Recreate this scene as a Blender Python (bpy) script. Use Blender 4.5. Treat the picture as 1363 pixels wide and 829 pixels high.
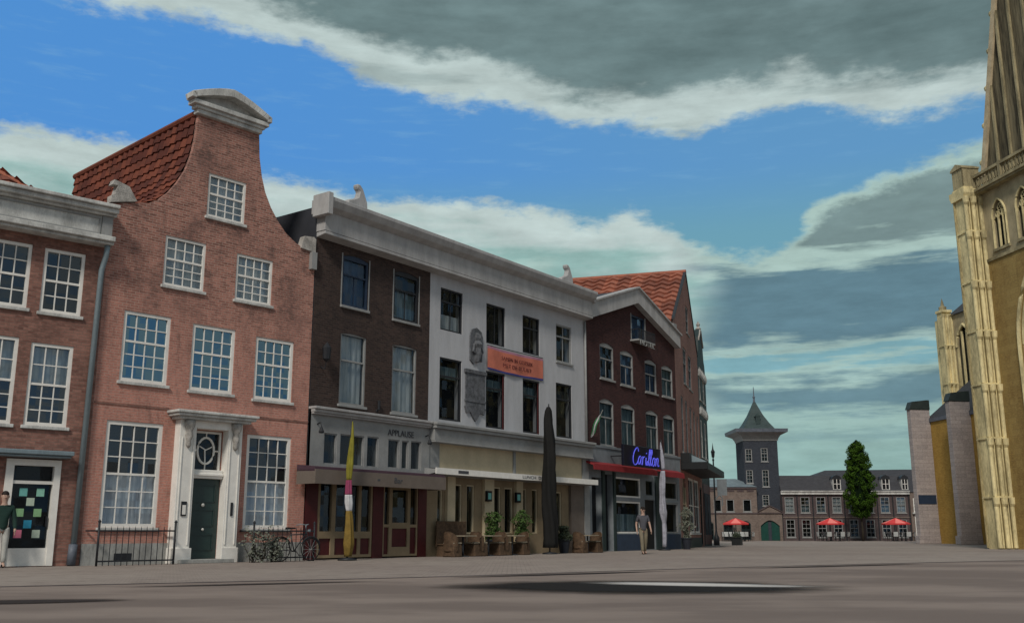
import bpy, bmesh, math, random
from mathutils import Vector, Matrix
random.seed(7)
R = math.radians
scene = bpy.context.scene
for o in list(bpy.data.objects): bpy.data.objects.remove(o)

# ------------------------------------------------------------------ camera
cam_data = bpy.data.cameras.new("camera")
cam = bpy.data.objects.new("camera", cam_data)
scene.collection.objects.link(cam)
cam.location = (0, 0, 0.85)
cam.rotation_euler = (R(90 + 12.42), 0, 0)
cam_data.sensor_width = 36
cam_data.lens = 36 * 1333 / 1363
cam_data.clip_end = 3000
scene.camera = cam

# ------------------------------------------------------------------ view
scene.view_settings.view_transform = 'Standard'
scene.view_settings.look = 'None'
scene.view_settings.exposure = 0.0
scene.view_settings.gamma = 1
scene.view_settings.use_curve_mapping = False

# ------------------------------------------------------------------ light
SUN_EL, SUN_AZ = 42, 196            # azimuth clockwise from +Y (behind the camera, a little left)
def sun():
    l = bpy.data.lights.new("sun", 'SUN'); l.energy = 2.3; l.angle = R(10); l.color = (1, .93, .84)
    o = bpy.data.objects.new("sun", l); scene.collection.objects.link(o)
    d = Vector((math.sin(R(SUN_AZ)) * math.cos(R(SUN_EL)), math.cos(R(SUN_AZ)) * math.cos(R(SUN_EL)), math.sin(R(SUN_EL))))
    o.rotation_euler = d.to_track_quat('Z', 'Y').to_euler()
sun()

def lin(c):
    return tuple((x / 12.92 if x <= .04045 else ((x + .055) / 1.055) ** 2.4) for x in (v / 255 for v in c))

def N(nt, t, **kw):
    n = nt.nodes.new(t)
    for k, v in kw.items(): setattr(n, k, v)
    return n
def math_(nt, op, a, b=None, c=None, clamp=False):
    n = nt.nodes.new('ShaderNodeMath'); n.operation = op; n.use_clamp = clamp
    for i, v in enumerate((a, b, c)):
        if v is None: continue
        if isinstance(v, (int, float)): n.inputs[i].default_value = v
        else: nt.links.new(v, n.inputs[i])
    return n.outputs[0]
def mixc(nt, f, a, b):
    n = nt.nodes.new('ShaderNodeMix'); n.data_type = 'RGBA'
    for i, v in ((0, f), (6, a), (7, b)):
        if isinstance(v, (int, float)): n.inputs[i].default_value = v
        elif isinstance(v, tuple): n.inputs[i].default_value = (*v[:3], 1)
        else: nt.links.new(v, n.inputs[i])
    return n.outputs[2]
def step(nt, x, a, b):
    n = nt.nodes.new('ShaderNodeMapRange'); n.interpolation_type = 'SMOOTHSTEP'
    nt.links.new(x, n.inputs[0]); n.inputs[1].default_value = a; n.inputs[2].default_value = b
    return n.outputs[0]

def world():
    w = bpy.data.worlds.new("World"); scene.world = w; w.use_nodes = True
    nt = w.node_tree; nt.nodes.clear(); L = nt.links.new
    sky = N(nt, 'ShaderNodeTexSky', sky_type='NISHITA'); sky.sun_disc = False
    sky.sun_elevation = R(SUN_EL); sky.sun_rotation = R(SUN_AZ); sky.altitude = 0; sky.air_density = 1.0; sky.dust_density = .6; sky.ozone_density = 1.6
    tc = N(nt, 'ShaderNodeTexCoord'); sp = N(nt, 'ShaderNodeSeparateXYZ'); L(tc.outputs['Generated'], sp.inputs[0])
    x, y, z = sp.outputs
    az = math_(nt, 'ARCTAN2', x, y); el = math_(nt, 'ARCSINE', z)
    deg = 180 / math.pi
    a01 = math_(nt, 'MULTIPLY_ADD', az, deg / 64, .5)
    e01 = math_(nt, 'MULTIPLY', el, deg / 44)
    # coordinates of the air, stretched sideways
    cb = N(nt, 'ShaderNodeCombineXYZ'); L(math_(nt, 'MULTIPLY', a01, 1.0), cb.inputs[0]); L(math_(nt, 'MULTIPLY', e01, 1.6), cb.inputs[1])
    def noise(scale, detail=6, rough=.6, sy=1.0, off=0):
        m = N(nt, 'ShaderNodeMapping'); L(cb.outputs[0], m.inputs[0]); m.inputs['Scale'].default_value = (1, sy, 1); m.inputs['Location'].default_value = (off, off * .7, off)
        n = N(nt, 'ShaderNodeTexNoise'); L(m.outputs[0], n.inputs[0]); n.inputs['Scale'].default_value = scale; n.inputs['Detail'].default_value = detail; n.inputs['Roughness'].default_value = rough
        return math_(nt, 'SUBTRACT', n.outputs[0], .5)
    n1 = noise(9, 7, .55); n2 = noise(26, 6, .6, off=3.1); n3 = noise(7, 7, .55, sy=3.5, off=7.7); n4 = noise(3.2, 5, .5, sy=2.2, off=1.3)
    n5 = noise(16, 6, .6, sy=3.0, off=11.0)
    n6 = noise(70, 6, .65, off=5.5)
    wob = math_(nt, 'ADD', math_(nt, 'ADD', math_(nt, 'MULTIPLY', n1, .045), math_(nt, 'MULTIPLY', n2, .044)), math_(nt, 'MULTIPLY', n6, .018))
    ew = math_(nt, 'ADD', e01, wob)
    def curve(pts):
        c = N(nt, 'ShaderNodeFloatCurve'); cu = c.mapping.curves[0]
        while len(cu.points) > 2: cu.points.remove(cu.points[-1])
        cu.points[0].location = (0, pts[0][1]); cu.points[1].location = (1, pts[-1][1])
        for p in pts: cu.points.new(*p)
        c.mapping.update(); L(a01, c.inputs['Value'])
        return c.outputs[0]
    A = curve([(.04, .625), (.131, .619), (.195, .625), (.249, .613), (.312, .602), (.37, .569), (.441, .55), (.513, .542), (.57, .519), (.62, .519), (.669, .501), (.724, .522), (.765, .526), (.828, .501), (.872, .498), (.95, .498)])
    G = curve([(.192, .70), (.247, .655), (.317, .640), (.368, .615), (.441, .598), (.513, .582), (.557, .558), (.621, .550), (.692, .562), (.767, .560), (.832, .545), (.874, .530), (.923, .533), (.954, .53)])
    T = curve([(.052, .469), (.086, .473), (.141, .468), (.21, .459), (.267, .452), (.317, .443), (.352, .432), (.443, .427), (.527, .418), (.583, .405), (.604, .418), (.645, .39), (.672, .365), (.741, .357), (.768, .391), (.792, .416), (.818, .43), (.85, .443), (.916, .455), (.947, .461)])
    K = 1.0
    white = tuple(v * K for v in lin((184, 200, 198))); white2 = tuple(v * K for v in lin((168, 194, 188)))
    grey = tuple(v * K for v in lin((96, 117, 119))); grey2 = tuple(v * K for v in lin((112, 134, 136)))
    blueg = tuple(v * K for v in lin((92, 125, 140))); pale = tuple(v * K for v in lin((142, 178, 174))); teal = tuple(v * K for v in lin((105, 160, 178)))
    # clear air: the physical sky, slightly deepened
    skyc = N(nt, 'ShaderNodeVectorMath', operation='MULTIPLY'); L(sky.outputs[0], skyc.inputs[0]); skyc.inputs[1].default_value = (.1, .1, .1)
    deep = mixc(nt, step(nt, a01, .2, .85), lin((78, 146, 216)), lin((94, 152, 198)))
    deep = mixc(nt, math_(nt, 'MULTIPLY', step(nt, n5, .0, .3), .35), deep, lin((128, 178, 214)))
    low = mixc(nt, step(nt, e01, .47, .36), deep, teal)
    clear = mixc(nt, .88, skyc.outputs[0], low)
    # lower cloud field
    dT = math_(nt, 'SUBTRACT', T, ew)
    mT = step(nt, dT, -.004, .016)
    # left part: white falling to teal
    lw = math_(nt, 'ADD', dT, math_(nt, 'MULTIPLY', n3, .12))
    left = mixc(nt, step(nt, lw, .02, .085), white, pale)
    left = mixc(nt, step(nt, math_(nt, 'ADD', lw, math_(nt, 'MULTIPLY', n5, .05)), .075, .12), left, white2)
    # thin blue gap in the left clouds
    # right part: bands by elevation
    eb = math_(nt, 'ADD', e01, math_(nt, 'ADD', math_(nt, 'MULTIPLY', n3, .07), math_(nt, 'ADD', math_(nt, 'MULTIPLY', n5, .045), math_(nt, 'MULTIPLY', n1, .03))))
    def band(lo, hi, s=.008): return math_(nt, 'MULTIPLY', step(nt, eb, lo - s, lo + s), step(nt, eb, hi + s, hi - s))
    right = mixc(nt, step(nt, eb, .0, .30), pale, white2)
    grC = math_(nt, 'MULTIPLY', step(nt, math_(nt, 'ADD', dT, math_(nt, 'MULTIPLY', n1, .06)), .012, .030), band(.352, .50))
    right = mixc(nt, math_(nt, 'MULTIPLY', grC, .9), right, grey2)
    edge_az = step(nt, math_(nt, 'ADD', a01, math_(nt, 'MULTIPLY', n4, .1)), .645, .70)
    g1 = band(.232, .326, .010)
    right = mixc(nt, math_(nt, 'MULTIPLY', g1, .95), right, blueg)
    g2 = math_(nt, 'MULTIPLY', band(.150, .190, .010), .85)
    right = mixc(nt, g2, right, blueg)
    g3 = math_(nt, 'MULTIPLY', band(.108, .124, .008), .35)
    right = mixc(nt, g3, right, blueg)
    g4 = math_(nt, 'MULTIPLY', math_(nt, 'MULTIPLY', band(.202, .222, .006), .7), step(nt, n4, -.05, .08))
    right = mixc(nt, g4, right, teal)
    lowc = mixc(nt, edge_az, left, right)
    c = mixc(nt, mT, clear, lowc)
    # upper cloud
    dA = math_(nt, 'SUBTRACT', ew, A)
    mA = step(nt, dA, -.010, .012)
    dG = math_(nt, 'ADD', math_(nt, 'SUBTRACT', ew, G), math_(nt, 'MULTIPLY', n1, .05))
    up = mixc(nt, step(nt, dG, -.014, .020), white, mixc(nt, step(nt, math_(nt, 'ADD', n4, math_(nt, 'MULTIPLY', n1, .4)), -.14, .2), grey, grey2))
    up = mixc(nt, math_(nt, 'MULTIPLY', step(nt, n3, .02, .2), .35), up, grey2)
    c = mixc(nt, mA, c, up)
    # mottled density of the clouds
    n7 = noise(13, 8, .64, sy=1.4, off=21.0)
    mot = math_(nt, 'ADD', 1.0, math_(nt, 'ADD', math_(nt, 'MULTIPLY', n5, .2), math_(nt, 'ADD', math_(nt, 'MULTIPLY', n7, .75), math_(nt, 'MULTIPLY', n1, .35))))
    mv = N(nt, 'ShaderNodeVectorMath', operation='SCALE'); L(c, mv.inputs[0]); L(mot, mv.inputs['Scale'])
    inc = math_(nt, 'MAXIMUM', mA, mT)
    c = mixc(nt, inc, c, mv.outputs[0])
    # beyond the photographed part of the sky: broken cloud all round
    rest = mixc(nt, step(nt, n4, -.10, .06), lin((120, 150, 175)), lin((168, 172, 170)))
    front = math_(nt, 'MULTIPLY', step(nt, math_(nt, 'ABSOLUTE', az), R(75), R(45)), step(nt, e01, 1.15, .85))
    c = mixc(nt, front, rest, c)
    c = mixc(nt, step(nt, z, .0, -.03), c, lin((90, 88, 84)))
    bg = N(nt, 'ShaderNodeBackground'); L(c, bg.inputs[0]); bg.inputs[1].default_value = 1.0
    out = N(nt, 'ShaderNodeOutputWorld'); L(bg.outputs[0], out.inputs[0])
world()

# ------------------------------------------------------------------ materials
MATS = {}
def base_mat(name):
    m = bpy.data.materials.new(name); m.use_nodes = True
    nt = m.node_tree; b = nt.nodes['Principled BSDF']
    tc = N(nt, 'ShaderNodeTexCoord')
    MATS[name] = m
    return m, nt, b, tc
def noise_of(nt, tc, scale, detail=4, rough=.6, stretch=(1, 1, 1)):
    m = N(nt, 'ShaderNodeMapping'); nt.links.new(tc.outputs['Object'], m.inputs[0]); m.inputs['Scale'].default_value = stretch
    n = N(nt, 'ShaderNodeTexNoise'); nt.links.new(m.outputs[0], n.inputs[0])
    n.inputs['Scale'].default_value = scale; n.inputs['Detail'].default_value = detail; n.inputs['Roughness'].default_value = rough
    return n.outputs[0]
def plain(name, col, rough=.7, var=.12, scale=2.5, bump=.0, stretch=(1, 1, 1), metal=0.0, fine=30, spec=.3):
    """painted / stone / cloth surface with mottled colour"""
    m, nt, b, tc = base_mat(name)
    c = lin(col)
    n1 = noise_of(nt, tc, scale, 5, .65, stretch); n2 = noise_of(nt, tc, fine, 3, .6, stretch)
    f = math_(nt, 'ADD', math_(nt, 'MULTIPLY', n1, .7), math_(nt, 'MULTIPLY', n2, .3))
    lo = tuple(v * (1 - var * 1.6) for v in c); hi = tuple(min(1, v * (1 + var * 1.6)) for v in c)
    nt.links.new(mixc(nt, step(nt, f, .3, .7), lo, hi), b.inputs['Base Color'])
    b.inputs['Roughness'].default_value = rough; b.inputs['Metallic'].default_value = metal
    b.inputs['Specular IOR Level'].default_value = spec
    if bump:
        bp = N(nt, 'ShaderNodeBump'); bp.inputs['Strength'].default_value = bump; bp.inputs['Distance'].default_value = .02
        nt.links.new(n2, bp.inputs['Height']); nt.links.new(bp.outputs[0], b.inputs['Normal'])
    return m
def brick(name, c1, c2, mortar, stain, lowtint=None, bw=.23, bh=.075, stains=.5):
    m, nt, b, tc = base_mat(name)
    L = nt.links.new
    sp = N(nt, 'ShaderNodeSeparateXYZ'); L(tc.outputs['Object'], sp.inputs[0])
    cb = N(nt, 'ShaderNodeCombineXYZ'); L(math_(nt, 'ADD', sp.outputs[0], sp.outputs[1]), cb.inputs[0]); L(sp.outputs[2], cb.inputs[1])
    br = N(nt, 'ShaderNodeTexBrick'); L(cb.outputs[0], br.inputs['Vector']); br.inputs['Scale'].default_value = 1
    br.inputs['Brick Width'].default_value = bw; br.inputs['Row Height'].default_value = bh; br.inputs['Mortar Size'].default_value = .008; br.inputs['Mortar Smooth'].default_value = .3
    br.inputs['Color1'].default_value = (*lin(c1), 1); br.inputs['Color2'].default_value = (*lin(c2), 1); br.inputs['Mortar'].default_value = (*lin(mortar), 1)
    br.inputs['Bias'].default_value = 0
    n1 = noise_of(nt, tc, .9, 6, .65, (1, 1, .8)); n2 = noise_of(nt, tc, 3.5, 5, .7, (1, 1, .25)); n3 = noise_of(nt, tc, 6, 4, .7, (1, 1, 2.5))
    col = mixc(nt, math_(nt, 'MULTIPLY', step(nt, n1, .42, .68), stains), br.outputs[0], lin(stain))
    col = mixc(nt, math_(nt, 'MULTIPLY', step(nt, n2, .52, .78), stains * .8), col, tuple(v * .55 for v in lin(stain)))
    col = mixc(nt, math_(nt, 'MULTIPLY', step(nt, n3, .45, .75), .55), col, tuple(min(1, v * 1.5) for v in lin(c1)))
    if lowtint:
        z = sp.outputs[2]
        zz = math_(nt, 'ADD', z, math_(nt, 'MULTIPLY', n1, 3.0))
        n4 = noise_of(nt, tc, 9, 4, .75, (1, 1, 3)); lt = lin(lowtint)
        lc = mixc(nt, step(nt, n4, .35, .65), tuple(v * .72 for v in lt), tuple(min(1, v * 1.22) for v in lt))
        lc = mixc(nt, math_(nt, 'MULTIPLY', br.outputs[1], .7), lc, lin(mortar))
        lc = mixc(nt, math_(nt, 'MULTIPLY', step(nt, n2, .5, .72), .5), lc, lin(stain))
        col = mixc(nt, math_(nt, 'MULTIPLY', step(nt, zz, 11.0, 5.5), .62), col, lc)
    L(col, b.inputs['Base Color']); b.inputs['Roughness'].default_value = .9; b.inputs['Specular IOR Level'].default_value = .15
    bp = N(nt, 'ShaderNodeBump'); bp.inputs['Strength'].default_value = .4; bp.inputs['Distance'].default_value = .01
    L(math_(nt, 'ADD', math_(nt, 'MULTIPLY', br.outputs[1], -1), n3), bp.inputs['Height']); L(bp.outputs[0], b.inputs['Normal'])
    return m
def glass(name, tint, refl=.35, blue=.5):
    m = bpy.data.materials.new(name); m.use_nodes = True; MATS[name] = m
    nt = m.node_tree; nt.nodes.clear(); L = nt.links.new
    tc = N(nt, 'ShaderNodeTexCoord')
    n = noise_of(nt, tc, 1.3, 3, .5)
    g = N(nt, 'ShaderNodeBsdfGlossy'); g.inputs['Roughness'].default_value = .04; g.inputs[0].default_value = (*tint, 1)
    bp = N(nt, 'ShaderNodeBump'); bp.inputs['Strength'].default_value = .12; bp.inputs['Distance'].default_value = .03; L(n, bp.inputs['Height']); L(bp.outputs[0], g.inputs['Normal'])
    t = N(nt, 'ShaderNodeBsdfTransparent'); t.inputs[0].default_value = (.84, .88, .90, 1)
    # each small old pane sits at its own slight tilt
    sn = N(nt, 'ShaderNodeVectorMath', operation='SNAP'); L(tc.outputs['Object'], sn.inputs[0]); sn.inputs[1].default_value = (.29, 5, .34)
    wn = N(nt, 'ShaderNodeTexWhiteNoise'); L(sn.outputs[0], wn.inputs[0])
    vm = N(nt, 'ShaderNodeVectorMath', operation='MULTIPLY_ADD'); L(wn.outputs['Color'], vm.inputs[0]); vm.inputs[1].default_value = (.09, .09, .09); vm.inputs[2].default_value = (-.045, -.045, -.045)
    ad = N(nt, 'ShaderNodeVectorMath', operation='ADD'); L(bp.outputs[0], ad.inputs[0]); L(vm.outputs[0], ad.inputs[1])
    nm = N(nt, 'ShaderNodeVectorMath', operation='NORMALIZE'); L(ad.outputs[0], nm.inputs[0]); L(nm.outputs[0], g.inputs['Normal'])
    oi = N(nt, 'ShaderNodeObjectInfo')
    fr = N(nt, 'ShaderNodeFresnel'); fr.inputs[0].default_value = 1.5
    f = math_(nt, 'MULTIPLY_ADD', fr.outputs[0], .6, math_(nt, 'MULTIPLY', math_(nt, 'ADD', .6, math_(nt, 'MULTIPLY', oi.outputs['Random'], .8)), refl), clamp=True)
    mx = N(nt, 'ShaderNodeMixShader'); L(f, mx.inputs[0]); L(t.outputs[0], mx.inputs[1]); L(g.outputs[0], mx.inputs[2])
    o = N(nt, 'ShaderNodeOutputMaterial'); L(mx.outputs[0], o.inputs[0])
    return m
def stripes(name, c1, c2, scale=7, axis='x', rough=.9):
    """drawn curtain: soft vertical folds of cloth in two tones"""
    m, nt, b, tc = base_mat(name)
    n = noise_of(nt, tc, scale, 3, .5, (1, 1, .06)); n2 = noise_of(nt, tc, 1.2, 3, .6)
    f = step(nt, math_(nt, 'ADD', math_(nt, 'MULTIPLY', n, .7), math_(nt, 'MULTIPLY', n2, .3)), .36, .62)
    nt.links.new(mixc(nt, f, lin(c1), lin(c2)), b.inputs['Base Color']); b.inputs['Roughness'].default_value = rough
    return m

M = {}
M['brick_red'] = brick('brick_red', (172, 122, 108), (124, 86, 76), (176, 154, 142), (90, 74, 70), lowtint=(202, 142, 126), stains=.75)
M['brick_left'] = brick('brick_left', (150, 110, 98), (116, 82, 74), (124, 104, 94), (86, 66, 60), stains=.5)
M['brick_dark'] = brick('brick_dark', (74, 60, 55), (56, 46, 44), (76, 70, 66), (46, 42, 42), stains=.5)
M['brick_maroon'] = brick('brick_maroon', (76, 50, 48), (58, 40, 40), (74, 60, 60), (48, 38, 40), stains=.5)
M['brick_pink'] = brick('brick_pink', (168, 126, 114), (144, 106, 98), (150, 130, 122), (112, 90, 84), stains=.4)
M['brick_grey'] = brick('brick_grey', (92, 80, 80), (80, 70, 70), (88, 80, 80), (66, 58, 60), stains=.4)
M['brick_tan'] = brick('brick_tan', (124, 110, 102), (104, 94, 88), (130, 118, 110), (86, 74, 68), stains=.5)
M['brick_ochre'] = brick('brick_ochre', (176, 142, 74), (158, 124, 62), (160, 134, 80), (124, 98, 52), stains=.35, bw=.3, bh=.09)
M['slate_brick'] = brick('slate_brick', (62, 66, 74), (52, 56, 64), (66, 70, 76), (44, 48, 54), stains=.3)
M['wall_white'] = plain('wall_white', (174, 175, 178), .85, .08, 1.6, .3, (1, 1, .22))
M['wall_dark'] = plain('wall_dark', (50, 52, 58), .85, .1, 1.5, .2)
M['trim_white'] = plain('trim_white', (226, 223, 216), .55, .06, 3, .1)
M['trim_weathered'] = plain('trim_weathered', (184, 184, 180), .7, .22, 2.6, .4, (1, 1, .4))
M['trim_grey'] = plain('trim_grey', (164, 163, 162), .75, .12, 2.4, .3, (1, 1, .22))
M['trim_shade'] = plain('trim_shade', (140, 141, 140), .7, .1, 2.2, .2)
M['stone_orn'] = plain('stone_orn', (160, 156, 150), .9, .25, 5, .8)
M['plinth'] = plain('plinth', (150, 150, 146), .9, .2, 4, .5, (1, 1, .4))
M['lead'] = plain('lead', (92, 98, 108), .5, .15, 3, .2)
M['zinc'] = plain('zinc', (126, 140, 146), .45, .12, 2, .1, (1, 1, .3), metal=.3)
M['iron'] = plain('iron', (38, 40, 44), .5, .15, 6, .1)
M['black'] = plain('black', (24, 26, 28), .5, .1, 6)
M['door_green'] = plain('door_green', (32, 52, 50), .35, .1, 3, .05, spec=.5)
M['gate_green'] = plain('gate_green', (22, 66, 58), .5, .12, 3, .1)
M['door_red'] = plain('door_red', (72, 24, 26), .5, .12, 3, .1)
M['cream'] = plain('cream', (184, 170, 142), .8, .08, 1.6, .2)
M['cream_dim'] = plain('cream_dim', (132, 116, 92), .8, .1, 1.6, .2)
M['taupe'] = plain('taupe', (108, 98, 90), .8, .08, 2, .1)
M['plum'] = plain('plum', (72, 52, 62), .8, .08, 2, .1)
M['awning_red'] = plain('awning_red', (132, 42, 46), .8, .1, 3, .1)
M['navy'] = plain('navy', (18, 20, 34), .4, .08, 3)
M['shop_blue'] = plain('shop_blue', (46, 60, 78), .6, .1, 3, .1)
M['shop_green'] = plain('shop_green', (38, 52, 52), .6, .12, 3, .1)
M['shop_grey'] = plain('shop_grey', (118, 124, 128), .7, .1, 3, .1)
M['dark_room'] = plain('dark_room', (20, 23, 27), .9, .2, 1.2)
M['dim_room'] = plain('dim_room', (44, 52, 60), .9, .4, 1.6)
M['blue_room'] = plain('blue_room', (40, 66, 92), .9, .3, 1.5)
M['lace'] = stripes('lace', (184, 190, 200), (232, 234, 236))
M['curtain_pale'] = stripes('curtain_pale', (156, 166, 170), (208, 212, 210), 5)
M['curtain_blue'] = stripes('curtain_blue', (40, 62, 92), (70, 96, 128), 4)
M['curtain_teal'] = stripes('curtain_teal', (60, 84, 92), (120, 140, 146), 5)
M['glass'] = glass('glass', (.62, .74, .84), .10)
M['glass_dim'] = glass('glass_dim', (.35, .42, .48), .06)
M['glass_blue'] = glass('glass_blue', (.30, .52, .66), .40)
M['frame_blue'] = plain('frame_blue', (40, 54, 74), .5, .08, 3)
M['frame_dark'] = plain('frame_dark', (40, 42, 46), .5, .08, 3)
M['slate'] = plain('slate', (58, 58, 62), .6, .15, 2, .4, (1, 1, 3))
M['slate_green'] = plain('slate_green', (52, 66, 66), .6, .18, 2, .4, (1, 1, 2))
M['tree_leaf'] = None
M['church_stone'] = plain('church_stone', (206, 192, 146), .9, .30, 1.3, .6, (1, 1, .3), fine=14)
M['church_stone2'] = plain('church_stone2', (148, 138, 108), .9, .34, 1.6, .5, (1, 1, .3))
M['church_recess_shade'] = plain('church_recess_shade', (112, 100, 66), .95, .3, 2.0, .4, (1, 1, .3))  # darker stone tone, shade of the buttress hollows put into the colour
M['church_coping'] = plain('church_coping', (186, 170, 140), .9, .2, 2.0, .3)
M['church_pale'] = plain('church_pale', (164, 152, 122), .9, .22, 1.4, .3, (1, 1, .5))
M['church_gable'] = plain('church_gable', (98, 90, 70), .9, .62, 1.4, .5, (1.3, 1.3, .12), fine=9)
M['church_ochre'] = brick('church_ochre', (158, 136, 86), (144, 122, 76), (132, 112, 76), (118, 92, 54), bw=.7, bh=.32, stains=.6)
M['grey_block'] = brick('grey_block', (166, 156, 152), (146, 138, 136), (108, 102, 100), (128, 120, 118), bw=.9, bh=.28, stains=.3)
M['copper'] = plain('copper', (46, 54, 52), .5, .15, 2, .1)
M['orange'] = plain('orange', (190, 112, 92), .8, .1, 1.5)
M['banner_edge'] = plain('banner_edge', (172, 120, 140), .8, .15, 2)
M['banner_blue'] = plain('banner_blue', (58, 62, 120), .8, .1, 2)
M['ink'] = plain('ink', (80, 30, 36), .8, .1, 4)
M['ink_grey'] = plain('ink_grey', (72, 74, 78), .8, .1, 4)
M['relief'] = plain('relief', (92, 94, 98), .9, .3, 7, .8)
M['parasol_red'] = plain('parasol_red', (206, 66, 66), .8, .08, 3)
M['parasol_pink'] = plain('parasol_pink', (232, 128, 120), .8, .06, 3)
M['yellow'] = plain('yellow', (128, 122, 44), .8, .15, 4, .1)
M['mustard'] = plain('mustard', (120, 98, 44), .8, .2, 4, .2)
M['magenta'] = plain('magenta', (140, 62, 92), .8, .12, 4)
M['cloth_white'] = plain('cloth_white', (190, 190, 192), .8, .12, 5, .1)
M['cloth_silver'] = plain('cloth_silver', (150, 150, 160), .5, .2, 5, .1)
M['cloth_dark'] = plain('cloth_dark', (22, 22, 21), .85, .15, 3, .1)
M['wicker'] = plain('wicker', (84, 66, 50), .85, .3, 9, .6, fine=60)
M['table_top'] = plain('table_top', (140, 130, 112), .6, .12, 5)
M['terracotta'] = plain('pot_dark', (40, 44, 52), .6, .15, 5)
M['leaf'] = plain('leaf', (58, 80, 34), .7, .35, 9)
M['leaf_dark'] = plain('leaf_dark', (58, 66, 50), .7, .3, 9)
M['leaf_grey'] = plain('leaf_grey', (104, 108, 96), .7, .3, 9)
M['bark'] = plain('bark', (48, 42, 34), .9, .25, 6, .5)
M['skin'] = plain('skin', (176, 146, 130), .6, .05, 8)
M['shirt_grey'] = plain('shirt_grey', (78, 78, 84), .85, .1, 8, .1)
M['shirt_green'] = plain('shirt_green', (30, 54, 48), .85, .1, 8, .1)
M['khaki'] = plain('khaki', (118, 110, 92), .85, .12, 8, .1)
M['trousers_pale'] = plain('trousers_pale', (176, 176, 170), .85, .1, 8, .1)
M['hair'] = plain('hair', (34, 26, 22), .7, .2, 20)
M['shoe'] = plain('shoe', (28, 26, 26), .5, .1, 8)
M['chair_white'] = plain('chair_white', (170, 172, 170), .6, .1, 8)
for nm, c in (('paper_teal', (110, 172, 166)), ('paper_green', (130, 170, 126)), ('paper_pale', (172, 186, 170)), ('paper_blue', (50, 140, 172)), ('paper_pink', (196, 110, 132)), ('paper_mint', (138, 190, 170))):
    M[nm] = plain(nm, c, .8, .08, 8)
def emit(name, col, s):
    m, nt, b, tc = base_mat(name)
    b.inputs['Base Color'].default_value = (*lin(col), 1); b.inputs['Emission Color'].default_value = (*lin(col), 1); b.inputs['Emission Strength'].default_value = s
    n = noise_of(nt, tc, 4); nt.links.new(mixc(nt, n, lin(col), tuple(v * .8 for v in lin(col))), b.inputs['Base Color'])
    return m
M['neon'] = emit('neon', (92, 96, 232), .35)
def tile_mat(name, ca, cb_, cc, size):
    m, nt, b, tc = base_mat(name)
    at = N(nt, 'ShaderNodeAttribute', attribute_name='tile_tint')
    n = noise_of(nt, tc, 2.2, 5, .7); n2 = noise_of(nt, tc, 25, 3, .6)
    c = mixc(nt, step(nt, at.outputs['Fac'], .1, .9), lin(ca), lin(cb_))
    c = mixc(nt, math_(nt, 'MULTIPLY', step(nt, n, .45, .72), .6), c, lin(cc))
    nt.links.new(c, b.inputs['Base Color']); b.inputs['Roughness'].default_value = .8; b.inputs['Specular IOR Level'].default_value = .2
    bp = N(nt, 'ShaderNodeBump'); bp.inputs['Strength'].default_value = .4; bp.inputs['Distance'].default_value = .02
    nt.links.new(n2, bp.inputs['Height']); nt.links.new(bp.outputs[0], b.inputs['Normal'])
    return m
M['tile_red'] = tile_mat('tile_red', (118, 66, 50), (86, 46, 38), (58, 38, 34), .4)
M['tile_orange'] = tile_mat('tile_orange', (160, 100, 80), (124, 76, 62), (80, 58, 52), .7)
def leaf_mat():
    m, nt, b, tc = base_mat('tree_leaf')
    at = N(nt, 'ShaderNodeAttribute', attribute_name='leaf_tint')
    c = mixc(nt, at.outputs['Fac'], lin((10, 26, 8)), lin((76, 108, 32)))
    nt.links.new(c, b.inputs['Base Color']); b.inputs['Roughness'].default_value = .8; b.inputs['Specular IOR Level'].default_value = .1
    return m
M['tree_leaf'] = leaf_mat()

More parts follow.
